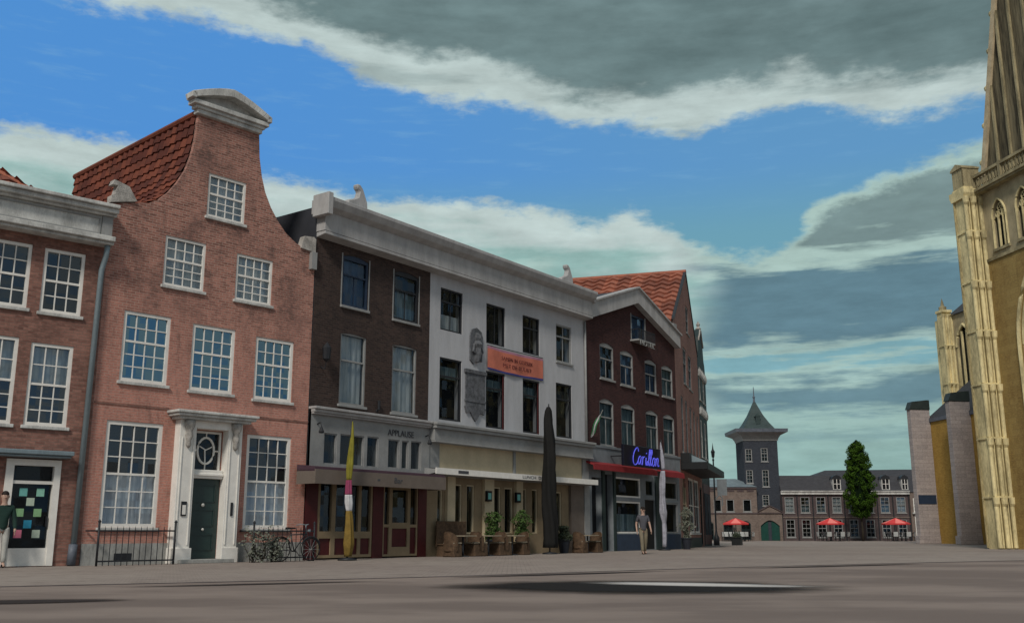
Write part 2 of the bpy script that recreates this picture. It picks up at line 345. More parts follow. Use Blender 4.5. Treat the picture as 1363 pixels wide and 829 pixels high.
# ------------------------------------------------------------------ mesh helpers
def link(o, parent=None):
    scene.collection.objects.link(o)
    if parent is not None: o.parent = parent
    return o
def tag(o, label=None, cat=None, group=None, kind=None):
    if label: o['label'] = label
    if cat: o['category'] = cat
    if group: o['group'] = group
    if kind: o['kind'] = kind
    return o
def thing(name, label, cat, loc=(0, 0, 0), rz=0.0, group=None):
    o = bpy.data.objects.new(name, None); o.empty_display_size = .3
    o.location = loc; o.rotation_euler = (0, 0, rz)
    link(o); return tag(o, label, cat, group)
class MB:
    def __init__(s): s.v = []; s.f = []; s.mi = []
    def quad(s, *p, m=0):
        i = len(s.v); s.v += [tuple(q) for q in p]; s.f.append(tuple(range(i, i + len(p)))); s.mi.append(m); return s
    def box(s, x0, x1, y0, y1, z0, z1, m=0):
        i = len(s.v)
        s.v += [(x, y, z) for z in (z0, z1) for y in (y0, y1) for x in (x0, x1)]
        for q in ((0, 2, 3, 1), (4, 5, 7, 6), (0, 1, 5, 4), (2, 6, 7, 3), (0, 4, 6, 2), (1, 3, 7, 5)):
            s.f.append(tuple(i + k for k in q)); s.mi.append(m)
        return s
    def prism(s, poly, a0, a1, axis='y', m=0):
        """polygon (p,q) extruded: axis y -> (p, a, q); x -> (a, p, q); z -> (p, q, a)"""
        def P(p, a): return {'y': (p[0], a, p[1]), 'x': (a, p[0], p[1]), 'z': (p[0], p[1], a)}[axis]
        i = len(s.v); n = len(poly)
        s.v += [P(p, a0) for p in poly] + [P(p, a1) for p in poly]
        s.f.append(tuple(i + k for k in range(n))); s.mi.append(m)
        s.f.append(tuple(i + n + k for k in reversed(range(n)))); s.mi.append(m)
        for k in range(n):
            s.f.append((i + k, i + n + k, i + n + (k + 1) % n, i + (k + 1) % n)); s.mi.append(m)
        return s
    def tube(s, pts, r, n=8, m=0, cap=True):
        pts = [Vector(p) for p in pts]; i0 = len(s.v); k = len(pts)
        rs = r if isinstance(r, (list, tuple)) else [r] * k
        for j, p in enumerate(pts):
            d = (pts[min(j + 1, k - 1)] - pts[max(j - 1, 0)]).normalized()
            a = Vector((0, 0, 1)) if abs(d.z) < .9 else Vector((1, 0, 0))
            u = d.cross(a).normalized(); w = d.cross(u)
            for t in range(n):
                an = 2 * math.pi * t / n
                s.v.append(tuple(p + rs[j] * (math.cos(an) * u + math.sin(an) * w)))
        for j in range(k - 1):
            for t in range(n):
                a = i0 + j * n + t; b = i0 + j * n + (t + 1) % n
                s.f.append((a, b, b + n, a + n)); s.mi.append(m)
        if cap:
            s.f.append(tuple(i0 + t for t in reversed(range(n)))); s.mi.append(m)
            s.f.append(tuple(i0 + (k - 1) * n + t for t in range(n))); s.mi.append(m)
        return s
    def lathe(s, prof, cx=0, cy=0, n=16, m=0, wob=0, seed=0):
        """profile [(r,z)]"""
        i0 = len(s.v); rnd = random.Random(seed); ph = rnd.random() * 6
        for (r, z) in prof:
            for t in range(n):
                an = 2 * math.pi * t / n; rr = r * (1 + wob * math.sin(an * 5 + ph + z))
                s.v.append((cx + rr * math.cos(an), cy + rr * math.sin(an), z))
        for j in range(len(prof) - 1):
            for t in range(n):
                a = i0 + j * n + t; b = i0 + j * n + (t + 1) % n
                s.f.append((a, b, b + n, a + n)); s.mi.append(m)
        s.f.append(tuple(i0 + t for t in reversed(range(n)))); s.mi.append(m)
        s.f.append(tuple(i0 + (len(prof) - 1) * n + t for t in range(n))); s.mi.append(m)
        return s
    def build(s, name, mats, parent=None, label=None, smooth=False, bevel=0):
        me = bpy.data.meshes.new(name); me.from_pydata(s.v, [], s.f)
        if not isinstance(mats, (list, tuple)): mats = [mats]
        for q in mats: me.materials.append(M[q] if isinstance(q, str) else q)
        me.polygons.foreach_set('material_index', s.mi)
        bm = bmesh.new(); bm.from_mesh(me); bmesh.ops.recalc_face_normals(bm, faces=bm.faces) if smooth or bevel else None; bm.to_mesh(me); bm.free()
        if smooth: me.polygons.foreach_set('use_smooth', [True] * len(me.polygons))
        me.update()
        o = bpy.data.objects.new(name, me); link(o, parent)
        if bevel:
            b = o.modifiers.new('bevel', 'BEVEL'); b.width = bevel; b.segments = 1; b.limit_method = 'ANGLE'
        if label: o['label'] = label
        return o
def text_obj(name, body, mat, parent, loc, size, width=None, depth=.01, shear=0, rot=(R(90), 0, 0), align='CENTER'):
    cu = bpy.data.curves.new(name, 'FONT'); cu.body = body; cu.size = size; cu.extrude = depth; cu.shear = shear
    cu.align_x = align; cu.align_y = 'CENTER'; cu.resolution_u = 3
    tmp = bpy.data.objects.new('tmp', cu); scene.collection.objects.link(tmp)
    dg = bpy.context.evaluated_depsgraph_get(); dg.update()
    me = bpy.data.meshes.new_from_object(tmp.evaluated_get(dg)); me.name = name
    bpy.data.objects.remove(tmp)
    xs = [v.co.x for v in me.vertices]; w = max(xs) - min(xs)
    sx = (width / w) if width else 1
    for v in me.vertices: v.co.x *= sx
    me.materials.clear(); me.materials.append(M[mat])
    o = bpy.data.objects.new(name, me); link(o, parent); o.location = loc; o.rotation_euler = rot
    return o

def facade(name, label, cat, origin, az, group=None):
    """x runs along the front, y into the building, z up"""
    return thing(name, label, cat, (origin[0], origin[1], 0), R(90 - az), group)

def interp(prof, u):
    for (a, za), (b, zb) in zip(prof, prof[1:]):
        if a <= u <= b: return za + (zb - za) * (u - a) / max(b - a, 1e-9)
    return prof[0][1] if u < prof[0][0] else prof[-1][1]
def wall_mb(prof, z0, holes, reveal=.28, slab=None, depth=None, y0=0.0):
    """front wall with openings. prof: top profile [(u,z)..]; holes [(u0,u1,z0,z1,arch_rise or 'gothic')]; material 1 = dark room behind"""
    mb = MB()
    U0, U1 = prof[0][0], prof[-1][0]
    us = sorted({round(p[0], 4) for p in prof} | {round(h[0], 4) for h in holes} | {round(h[1], 4) for h in holes})
    zs = sorted({z0} | {round(h[2], 4) for h in holes} | {round(h[3], 4) for h in holes})
    def strip(y, withholes, flip=False):
        for ua, ub in zip(us, us[1:]):
            if ub - ua < 1e-4: continue
            ta, tb = interp(prof, ua + 1e-6), interp(prof, ub - 1e-6)
            cuts = [z for z in zs if z < min(ta, tb) - 1e-4]
            for k, za in enumerate(cuts):
                last = k == len(cuts) - 1
                zb = None if last else cuts[k + 1]
                uc = (ua + ub) / 2; zc = za + .001
                if withholes and any(h[0] < uc < h[1] and h[2] <= zc < h[3] for h in holes): 
                    continue
                p = [(ua, y, za), (ub, y, za), (ub, y, tb if last else zb), (ua, y, ta if last else zb)]
                if flip: p.reverse()
                mb.quad(*p)
    strip(y0, True)
    for h in holes:
        a, b, c, d = h[:4]; rv = y0 + reveal
        mb.quad((a, y0, c), (a, y0, d), (a, rv, d), (a, rv, c)); mb.quad((b, y0, c), (b, rv, c), (b, rv, d), (b, y0, d))
        mb.quad((a, y0, d), (b, y0, d), (b, rv, d), (a, rv, d)); mb.quad((a, y0, c), (a, rv, c), (b, rv, c), (b, y0, c))
        mb.quad((a, rv, c), (b, rv, c), (b, rv, d), (a, rv, d), m=1)
        if len(h) > 4 and h[4]:
            for sgn in (0, 1):
                pts = []
                for t in range(9):
                    s = t / 8
                    if h[4] == 'gothic':
                        w = b - a; ang = math.acos(1 - .5) * s   # arcs of radius w centred on the opposite spring point
                        x = w * math.cos(ang); zz = w * math.sin(ang); rise = w * math.sin(math.acos(.5))
                        pts.append(((a + x) if sgn else (b - x), d - rise + zz))
                    else:
                        x = s * (b - a) / 2; pts.append(((a + x) if not sgn else (b - x), d - h[4] * (1 - math.sin(math.pi / 2 * s) ** 1.0)))
                corner = (b, d) if sgn else (a, d)
                if h[4] != 'gothic' and False: pass
                poly = [((a if not sgn else b), d)] if h[4] != 'gothic' else [corner]
                for p, q in zip(pts, pts[1:]):
                    c0 = poly[0]
                    mb.prism([c0, p, q], y0 - .0, y0 + reveal * .6, 'y')
    if slab:
        strip(y0 + slab, True, True)
        for (a, za), (b, zb) in zip(prof, prof[1:]): mb.quad((a, y0, za), (b, y0, zb), (b, y0 + slab, zb), (a, y0 + slab, za))
        for (a, za) in (prof[0], prof[-1]): mb.quad((a, y0, z0), (a, y0 + slab, z0), (a, y0 + slab, za), (a, y0, za))
    if depth:
        zl, zr = prof[0][1], prof[-1][1]
        mb.quad((U0, y0, z0), (U0, y0, zl), (U0, depth, zl), (U0, depth, z0)); mb.quad((U1, y0, z0), (U1, depth, z0), (U1, depth, zr), (U1, y0, zr))
        mb.quad((U0, depth, z0), (U0, depth, zl), (U1, depth, zr), (U1, depth, z0))
    return mb

def window(parent, u0, u1, z0, z1, cols=4, rows=4, frame='trim_white', glassm='glass', back=None, rail=.5, fw=.09, mun=.028, sill=True, y=0.0, back_z=None, rows_up=None, name='window', arch=0, cols_up=None):
    """sash window: frame with glazing bars, panes, sill, whatever hangs behind the glass"""
    mb = MB()
    ya, yb = y + .03, y + .13
    g = .004
    mb.box(u0 + g, u0 + fw, ya, yb, z0 + g, z1 - g); mb.box(u1 - fw, u1 - g, ya, yb, z0 + g, z1 - g)
    mb.box(u0 + fw, u1 - fw, ya, yb, z1 - fw - arch, z1 - g); mb.box(u0 + fw, u1 - fw, ya, yb, z0 + g, z0 + fw)
    zi0, zi1 = z0 + fw, z1 - fw - arch; zr = zi0 + (zi1 - zi0) * rail if rail else None
    if rail: mb.box(u0 + fw, u1 - fw, ya + .015, yb - .01, zr - .03, zr + .03)
    segs = [(zi0, zr - .03, rows, cols), (zr + .03, zi1, rows_up or rows, cols_up or cols)] if rail else [(zi0, zi1, rows, cols)]
    for k, (a, b, n, cc) in enumerate(segs):
        ym = ya + (.035 if k == 0 else .02)
        for i in range(1, cc):
            x = u0 + fw + (u1 - u0 - 2 * fw) * i / cc; mb.box(x - mun / 2, x + mun / 2, ym, ym + .03, a, b)
        for j in range(1, n):
            z = a + (b - a) * j / n; mb.box(u0 + fw, u1 - fw, ym + .002, ym + .028, z - mun / 2, z + mun / 2)
    w = mb.build(name, frame, parent)
    MB().quad((u0 + fw, ya + .055, zi0), (u1 - fw, ya + .055, zi0), (u1 - fw, ya + .055, zi1), (u0 + fw, ya + .055, zi1)).build('pane', glassm, w)
    if sill:
        MB().box(u0 - .06, u1 + .06, y - .07, y + .03, z0 - .09, z0 - .001).build('sill', 'trim_shade' if frame != 'trim_white' else 'trim_weathered', w, bevel=.01)
    if back:
        bz0, bz1 = back_z or (zi0, zi1)
        cm = MB(); n = max(8, int((u1 - u0) * 14)); yy = y + .2
        P = [(u0 + fw * .3 + (u1 - u0 - fw * .6) * i / n, yy + .018 * math.sin(i * 1.9)) for i in range(n + 1)]
        for p, q in zip(P, P[1:]): cm.quad((p[0], p[1], bz0), (q[0], q[1], bz0), (q[0], q[1], bz1), (p[0], p[1], bz1))
        cm.build('curtain', back, w)
    return w

def cornice_mb(u0, u1, prof, ret=True, m=0):
    """prof [(out,z)...] closed polygon extruded along the front (out is towards the street)"""
    return MB().prism([(-o, z) for o, z in prof], u0, u1, 'x', m)

def pantile_mb(o, along, up, nc, nr, tw, th, amp=.045, lip=.05):
    """field of pantiles: o = lower corner, along = ridge direction, up = slope direction"""
    o, along, up = Vector(o), Vector(along).normalized(), Vector(up).normalized()
    n = along.cross(up).normalized()
    if n.z < -1e-3 or (abs(n.z) <= 1e-3 and n.x > 0): n = -n
    mb = MB(); tint = []
    sub = 5; prof = [0, .55, 1.0, .55, 0, -.25]
    for r in range(nr):
        for c in range(nc):
            base = o + along * (c * tw) + up * (r * th); tv = random.random()
            jit = random.uniform(-.012, .012)
            for k in range(sub):
                a0, a1 = k / sub, (k + 1) / sub
                h0, h1 = prof[k] * amp, prof[k + 1] * amp if k < sub - 1 else 0
                if k == sub - 1: h1 = prof[0] * amp
                lo0 = base + along * (a0 * tw) + n * (h0 + lip + jit); lo1 = base + along * (a1 * tw) + n * (h1 + lip + jit)
                up0 = base + along * (a0 * tw) + up * (th * 1.02) + n * (h0 + .004); up1 = base + along * (a1 * tw) + up * (th * 1.02) + n * (h1 + .004)
                mb.quad(lo0, lo1, up1, up0); tint.append(tv)
                mb.quad(lo0 - n * (lip + .02), lo1 - n * (lip + .02), lo1, lo0); tint.append(tv)
    return mb, tint
def build_tiles(mb, tint, name, mat, parent):
    o = mb.build(name, mat, parent)
    at = o.data.attributes.new('tile_tint', 'FLOAT', 'FACE'); at.data.foreach_set('value', tint)
    return o

# facade frames (origins on the ground, azimuth of the front)
F1 = ((-11.293, 26.924), 48.42); F2 = ((-11.293, 26.924), 42.56); F3 = ((-6.517, 32.124), 36.19)
F5 = ((3.419, 45.708), 33.94); F6 = ((8.852, 53.78), 16.85)
def at(F, u, out=0, z=0):
    (ox, oy), az = F; a = R(az)
    return (ox + math.sin(a) * u + math.cos(a) * out, oy + math.cos(a) * u - math.sin(a) * out, z)

# ------------------------------------------------------------------ ground
def ground():
    m, nt, b, tc = base_mat('paving_mat')
    L = nt.links.new
    n1 = noise_of(nt, tc, .12, 5, .6); n2 = noise_of(nt, tc, 1.6, 5, .7); n3 = noise_of(nt, tc, 14, 4, .7)
    br = N(nt, 'ShaderNodeTexBrick'); L(tc.outputs['Object'], br.inputs['Vector']); br.inputs['Scale'].default_value = 1
    br.inputs['Brick Width'].default_value = .22; br.inputs['Row Height'].default_value = .11; br.inputs['Mortar Size'].default_value = .010
    br.inputs['Color1'].default_value = (*lin((150, 138, 130)), 1); br.inputs['Color2'].default_value = (*lin((138, 127, 120)), 1); br.inputs['Mortar'].default_value = (*lin((112, 103, 98)), 1)
    c = mixc(nt, math_(nt, 'MULTIPLY', step(nt, n1, .4, .65), .6), br.outputs[0], lin((154, 145, 136)))
    c = mixc(nt, math_(nt, 'MULTIPLY', step(nt, n2, .48, .7), .6), c, lin((112, 101, 95)))
    L(c, b.inputs['Base Color']); b.inputs['Roughness'].default_value = .9; b.inputs['Specular IOR Level'].default_value = .15
    bp = N(nt, 'ShaderNodeBump'); bp.inputs['Strength'].default_value = .3; bp.inputs['Distance'].default_value = .01
    L(math_(nt, 'ADD', n3, math_(nt, 'MULTIPLY', br.outputs[1], -.6)), bp.inputs['Height']); L(bp.outputs[0], b.inputs['Normal'])
    M['paving'] = m
    m, nt, b, tc = base_mat('road_mat'); L = nt.links.new
    n1 = noise_of(nt, tc, .35, 5, .6, (.5, 1, 1)); n2 = noise_of(nt, tc, 2.2, 5, .7, (.5, 1, 1)); n3 = noise_of(nt, tc, 60, 3, .7)
    c = mixc(nt, step(nt, n1, .4, .6), lin((108, 96, 90)), lin((134, 121, 113)))
    c = mixc(nt, math_(nt, 'MULTIPLY', step(nt, n2, .55, .8), .5), c, lin((94, 82, 80)))
    c = mixc(nt, math_(nt, 'MULTIPLY', n3, .3), c, lin((140, 128, 120)))
    L(c, b.inputs['Base Color']); b.inputs['Roughness'].default_value = .85; b.inputs['Specular IOR Level'].default_value = .2
    bp = N(nt, 'ShaderNodeBump'); bp.inputs['Strength'].default_value = .5; bp.inputs['Distance'].default_value = .006
    L(n3, bp.inputs['Height']); L(bp.outputs[0], b.inputs['Normal'])
    M['road'] = m
    g = MB().quad((-1500, -1500, 0), (1500, -1500, 0), (1500, 1500, 0), (-1500, 1500, 0)).build('ground', 'paving'); tag(g, kind='structure')
    edge = [(-40, 0.5), (-20, 10.2), (-8.13, 16.5), (-1.76, 20.0), (3.9, 24.4), (9, 27.8), (16, 32.0), (24, 36), (40, 40)]
    # smooth the edge
    pts = []
    for i in range(len(edge) - 1):
        p0, p1, p2, p3 = (Vector(edge[max(i - 1, 0)]), Vector(edge[i]), Vector(edge[i + 1]), Vector(edge[min(i + 2, len(edge) - 1)]))
        for t in range(6):
            s = t / 6; pts.append(.5 * ((2 * p1) + (p2 - p0) * s + (2 * p0 - 5 * p1 + 4 * p2 - p3) * s * s + (3 * p1 - p0 - 3 * p2 + p3) * s ** 3))
    pts.append(Vector(edge[-1]))
    rd = MB()
    for p, q in zip(pts, pts[1:]):
        rd.quad((p.x + .0, p.y, .004), (p.x + 26, p.y - 40, .004), (q.x + 26, q.y - 40, .004), (q.x, q.y, .004))
    tag(rd.build('road', 'road'), kind='structure')
    gu = MB()
    for i, (p, q) in enumerate(zip(pts, pts[1:])):
        n = (q - p).normalized(); n = Vector((-n.y, n.x)) * .11
        gu.quad((p.x - n.x, p.y - n.y, .008), (q.x - n.x, q.y - n.y, .008), (q.x + n.x, q.y + n.y, .008), (p.x + n.x, p.y + n.y, .008))
    gm = plain('gutter_stone', (78, 70, 70), .9, .4, .9, .3); M['gutter'] = gm
    tag(gu.build('road_gutter', 'gutter'), kind='structure')
    # dark soft-edged patches, the oval one with a chalk-white curved marking
    def blob(cx, cy, rx, ry, z, name, mat, seed, n=64, amp=.08, bend=0):
        rnd = random.Random(seed); ph = [rnd.uniform(0, 6.28) for _ in range(4)]
        P = []
        for t in range(n):
            a = 2 * math.pi * t / n; r = 1 + amp * sum(math.sin(a * (k + 2) + ph[k]) / (k + 1) for k in range(4))
            x = rx * r * math.cos(a); y = ry * r * math.sin(a); P.append((cx + x, cy + y + bend * (x / rx) ** 2, z))
        mb = MB()
        for t in range(n): mb.quad((cx, cy, z), P[t], P[(t + 1) % n])
        return tag(mb.build(name, mat), kind='structure')
    def soft(name, col, cx, cy, rx, ry, lo=.75, hi=1.0, ang=0):
        m = bpy.data.materials.new(name); m.use_nodes = True; nt = m.node_tree; b = nt.nodes['Principled BSDF']; tc = N(nt, 'ShaderNodeTexCoord')
        mp = N(nt, 'ShaderNodeMapping'); mp.vector_type = 'TEXTURE'; nt.links.new(tc.outputs['Object'], mp.inputs[0])
        mp.inputs['Location'].default_value = (cx, cy, 0); mp.inputs['Rotation'].default_value = (0, 0, ang); mp.inputs['Scale'].default_value = (rx, ry, 1)
        ln = N(nt, 'ShaderNodeVectorMath', operation='LENGTH'); nt.links.new(mp.outputs[0], ln.inputs[0])
        n = noise_of(nt, tc, 1.2, 5, .65, (.6, 1, 1))
        v = math_(nt, 'ADD', ln.outputs['Value'], math_(nt, 'MULTIPLY', math_(nt, 'SUBTRACT', n, .5), .5))
        nt.links.new(step(nt, v, hi, lo), b.inputs['Alpha']); b.inputs['Base Color'].default_value = (*lin(col), 1); b.inputs['Roughness'].default_value = .85
        b.inputs['Specular IOR Level'].default_value = .2
        M[name] = m
    def decal(name, mat, cx, cy, rx, ry, z, ang=0):
        c, s = math.cos(ang), math.sin(ang); k = 1.25
        P = [(cx + (x * c - y * s) * k, cy + (x * s + y * c) * k, z) for x, y in ((-rx, -ry), (rx, -ry), (rx, ry), (-rx, ry))]
        tag(MB().quad(*P).build(name, mat), kind='structure')
    def patch(name, col, cx, cy, rx, ry, z, lo=.6, hi=1.0, ang=0):
        soft(name + '_mat', col, cx, cy, rx, ry, lo, hi, ang); decal(name, name + '_mat', cx, cy, rx, ry, z, ang)
    patch('road_dark_patch', (26, 22, 21), 2.0, 16.5, 3.3, 2.2, .012, .5, 1.08, R(-8))
    patch('road_white_marking', (190, 186, 182), 3.05, 17.0, 2.2, .72, .016, .35, 1.0, R(-22))
    patch('road_dark_patch', (48, 41, 40), -6.2, 12.9, 1.5, .5, .012, .5, 1.0, R(15))
    patch('road_dark_patch', (46, 40, 40), 1.2, 21.4, 3.2, .35, .012, .4, 1.0, R(35))
    patch('road_dark_patch', (52, 46, 44), -4.2, 17.3, 2.6, .3, .012, .3, 1.0, R(28))
    patch('road_dark_patch', (46, 40, 38), 8.3, 26.4, 4.0, .35, .012, .4, 1.0, R(32))
ground()

# ------------------------------------------------------------------ house at the left edge
def house_left():
    h = facade('brick_house', 'brown brick house at the left edge of the photo with grey cornice and downpipe', 'house', *F1)
    W0 = -6.6
    holes = [(-1.62, -.55, 6.55, 8.3), (-3.02, -1.93, 6.58, 8.32), (-1.72, -.64, 3.55, 5.72), (-3.1, -2.02, 3.55, 5.8), (-4.5, -3.4, 6.58, 8.32), (-4.5, -3.4, 3.55, 5.8), (-2.02, -.68, 0.02, 2.7), (-5, -3.3, .8, 2.9)]
    wall_mb([(W0, 9.3), (0, 9.3)], 0, holes, depth=9).build('wall', ['brick_left', 'dark_room'], h)
    for i, (a, b, c, d) in enumerate(holes[:2] + holes[4:5]): window(h, a, b, c, d, 3, 2, glassm='glass', rows_up=2)
    for (a, b, c, d) in holes[2:4] + holes[5:6]: window(h, a, b, c, d, 3, 3, glassm='glass', back='curtain_pale', back_z=(c + 1.1, d - .1), rows_up=2)
    window(h, *holes[7], 4, 2)
    # cornice: architrave, panelled frieze, crown
    c = MB()
    for o0, z0, z1 in ((.42, 8.58, 8.66), (.52, 8.66, 8.80)): c.box(W0, .03, -o0, .0, z0, z1)
    c.box(W0, 0, -.26, 0, 8.80, 9.40)
    for o0, z0, z1 in ((.40, 9.40, 9.47), (.52, 9.47, 9.60), (.60, 9.60, 9.70)): c.box(W0, .06, -o0, .05, z0, z1)
    co = c.build('cornice', 'trim_weathered', h, bevel=.015)
    p = MB(); p.box(W0, -.34, -.30, -.262, 9.30, 9.34).box(W0, -.34, -.30, -.262, 8.86, 8.90).box(-.38, -.34, -.30, -.262, 8.90, 9.30).box(-.30, -.02, -.32, -.262, 8.82, 9.39)
    p.build('frieze_panel', 'trim_shade', co)
    # door case with porch slab
    MB().box(-2.9, -.5, -.42, 0, 2.78, 2.9).box(-2.85, -.55, -.36, 0, 2.72, 2.78).build('porch_cornice', 'zinc', h, bevel=.02)
    d = MB().box(-2.02, -1.83, -.06, .12, .02, 2.68).box(-.85, -.69, -.06, .12, .02, 2.68).box(-1.83, -.85, -.06, .12, 2.52, 2.68).box(-1.83, -.85, -.02, .1, 2.06, 2.14).box(-1.83, -.85, -.02, .1, .02, .46)
    dr = d.build('door', 'trim_white', h)
    MB().quad((-1.83, .08, .46), (-.85, .08, .46), (-.85, .08, 2.52), (-1.83, .08, 2.52)).build('door_glass', 'glass_dim', dr)
    for (px, pz, m) in ((.3, .87, 'paper_teal'), (.78, .87, 'paper_mint'), (.52, .72, 'paper_pale'), (.25, .55, 'paper_green'), (.75, .55, 'paper_green'), (.50, .37, 'paper_blue'), (.25, .22, 'paper_pink'), (.76, .22, 'paper_pale')):
        x = -1.78 + .86 * px; z = .46 + 1.6 * pz
        MB().box(x - .095, x + .095, .062, .07, z - .1, z + .1).build('poster', m, dr)
    MB().box(-.93, -.89, .0, .05, 1.0, 1.25).build('door_handle', 'iron', dr)
    # downpipe
    MB().tube([(-.1, -.3, 8.58), (-.1, -.24, 8.3), (-.14, -.1, 7.9), (-.22, -.09, .25)], .075, 10).build('downpipe', 'zinc', h, smooth=True)
    MB().tube([(-.22, -.09, .55), (-.24, -.09, .02)], .11, 10).build('pipe_shoe', 'lead', h, smooth=True)
    # hipped tiled roof set back behind the cornice
    E_, ez, rz_ = -.9, 9.5, 11.6
    A, B_, C_, D_ = (W0, .6, ez), (E_, .6, ez), (E_ - 2.1, 3.4, rz_), (W0, 3.4, rz_)
    rf = MB(); rf.quad(A, B_, C_, D_); rf.quad((E_, .6, ez), (E_, 9, ez), (E_ - 2.1, 6, rz_), C_); rf.quad((E_, 9, ez), (W0, 9, ez), (W0, 6, rz_), (E_ - 2.1, 6, rz_)); rf.quad(D_, C_, (E_ - 2.1, 6, rz_), (W0, 6, rz_))
    rf.box(W0, -.02, .05, 9, 9.3, 9.48)
    r = rf.build('roof', 'slate', h)
    def hip(o, al, up_, ln, n0, shrink, name):
        mb = MB(); tn = []; up_ = Vector(up_).normalized(); al = Vector(al)
        k = 0
        while k * .42 < ln:
            n = int((n0 - shrink * k * .42 / ln) / .42); off = (shrink / 2 * k * .42 / ln) if name == 'side' else 0
            a, t = pantile_mb(Vector(o) + al * off + up_ * (k * .42), al, up_, max(n, 1), 1, .42, .42)
            i = len(mb.v); mb.v += a.v; mb.f += [tuple(i + q for q in f) for f in a.f]; mb.mi += a.mi; tn += t; k += 1
        build_tiles(mb, tn, 'roof_tiles', 'tile_orange', r)
    hip((W0, .6, ez), (1, 0, 0), (0, 2.8, 2.1), 3.5, E_ - W0, 2.1, 'front')
    hip((E_, .6, ez), (0, 1, 0), (-2.1, 0, 2.1), 2.97, 8.4, 5.4, 'side')
    MB().tube([B_, C_], .1, 8).build('hip_tiles', 'tile_orange', r)
house_left()

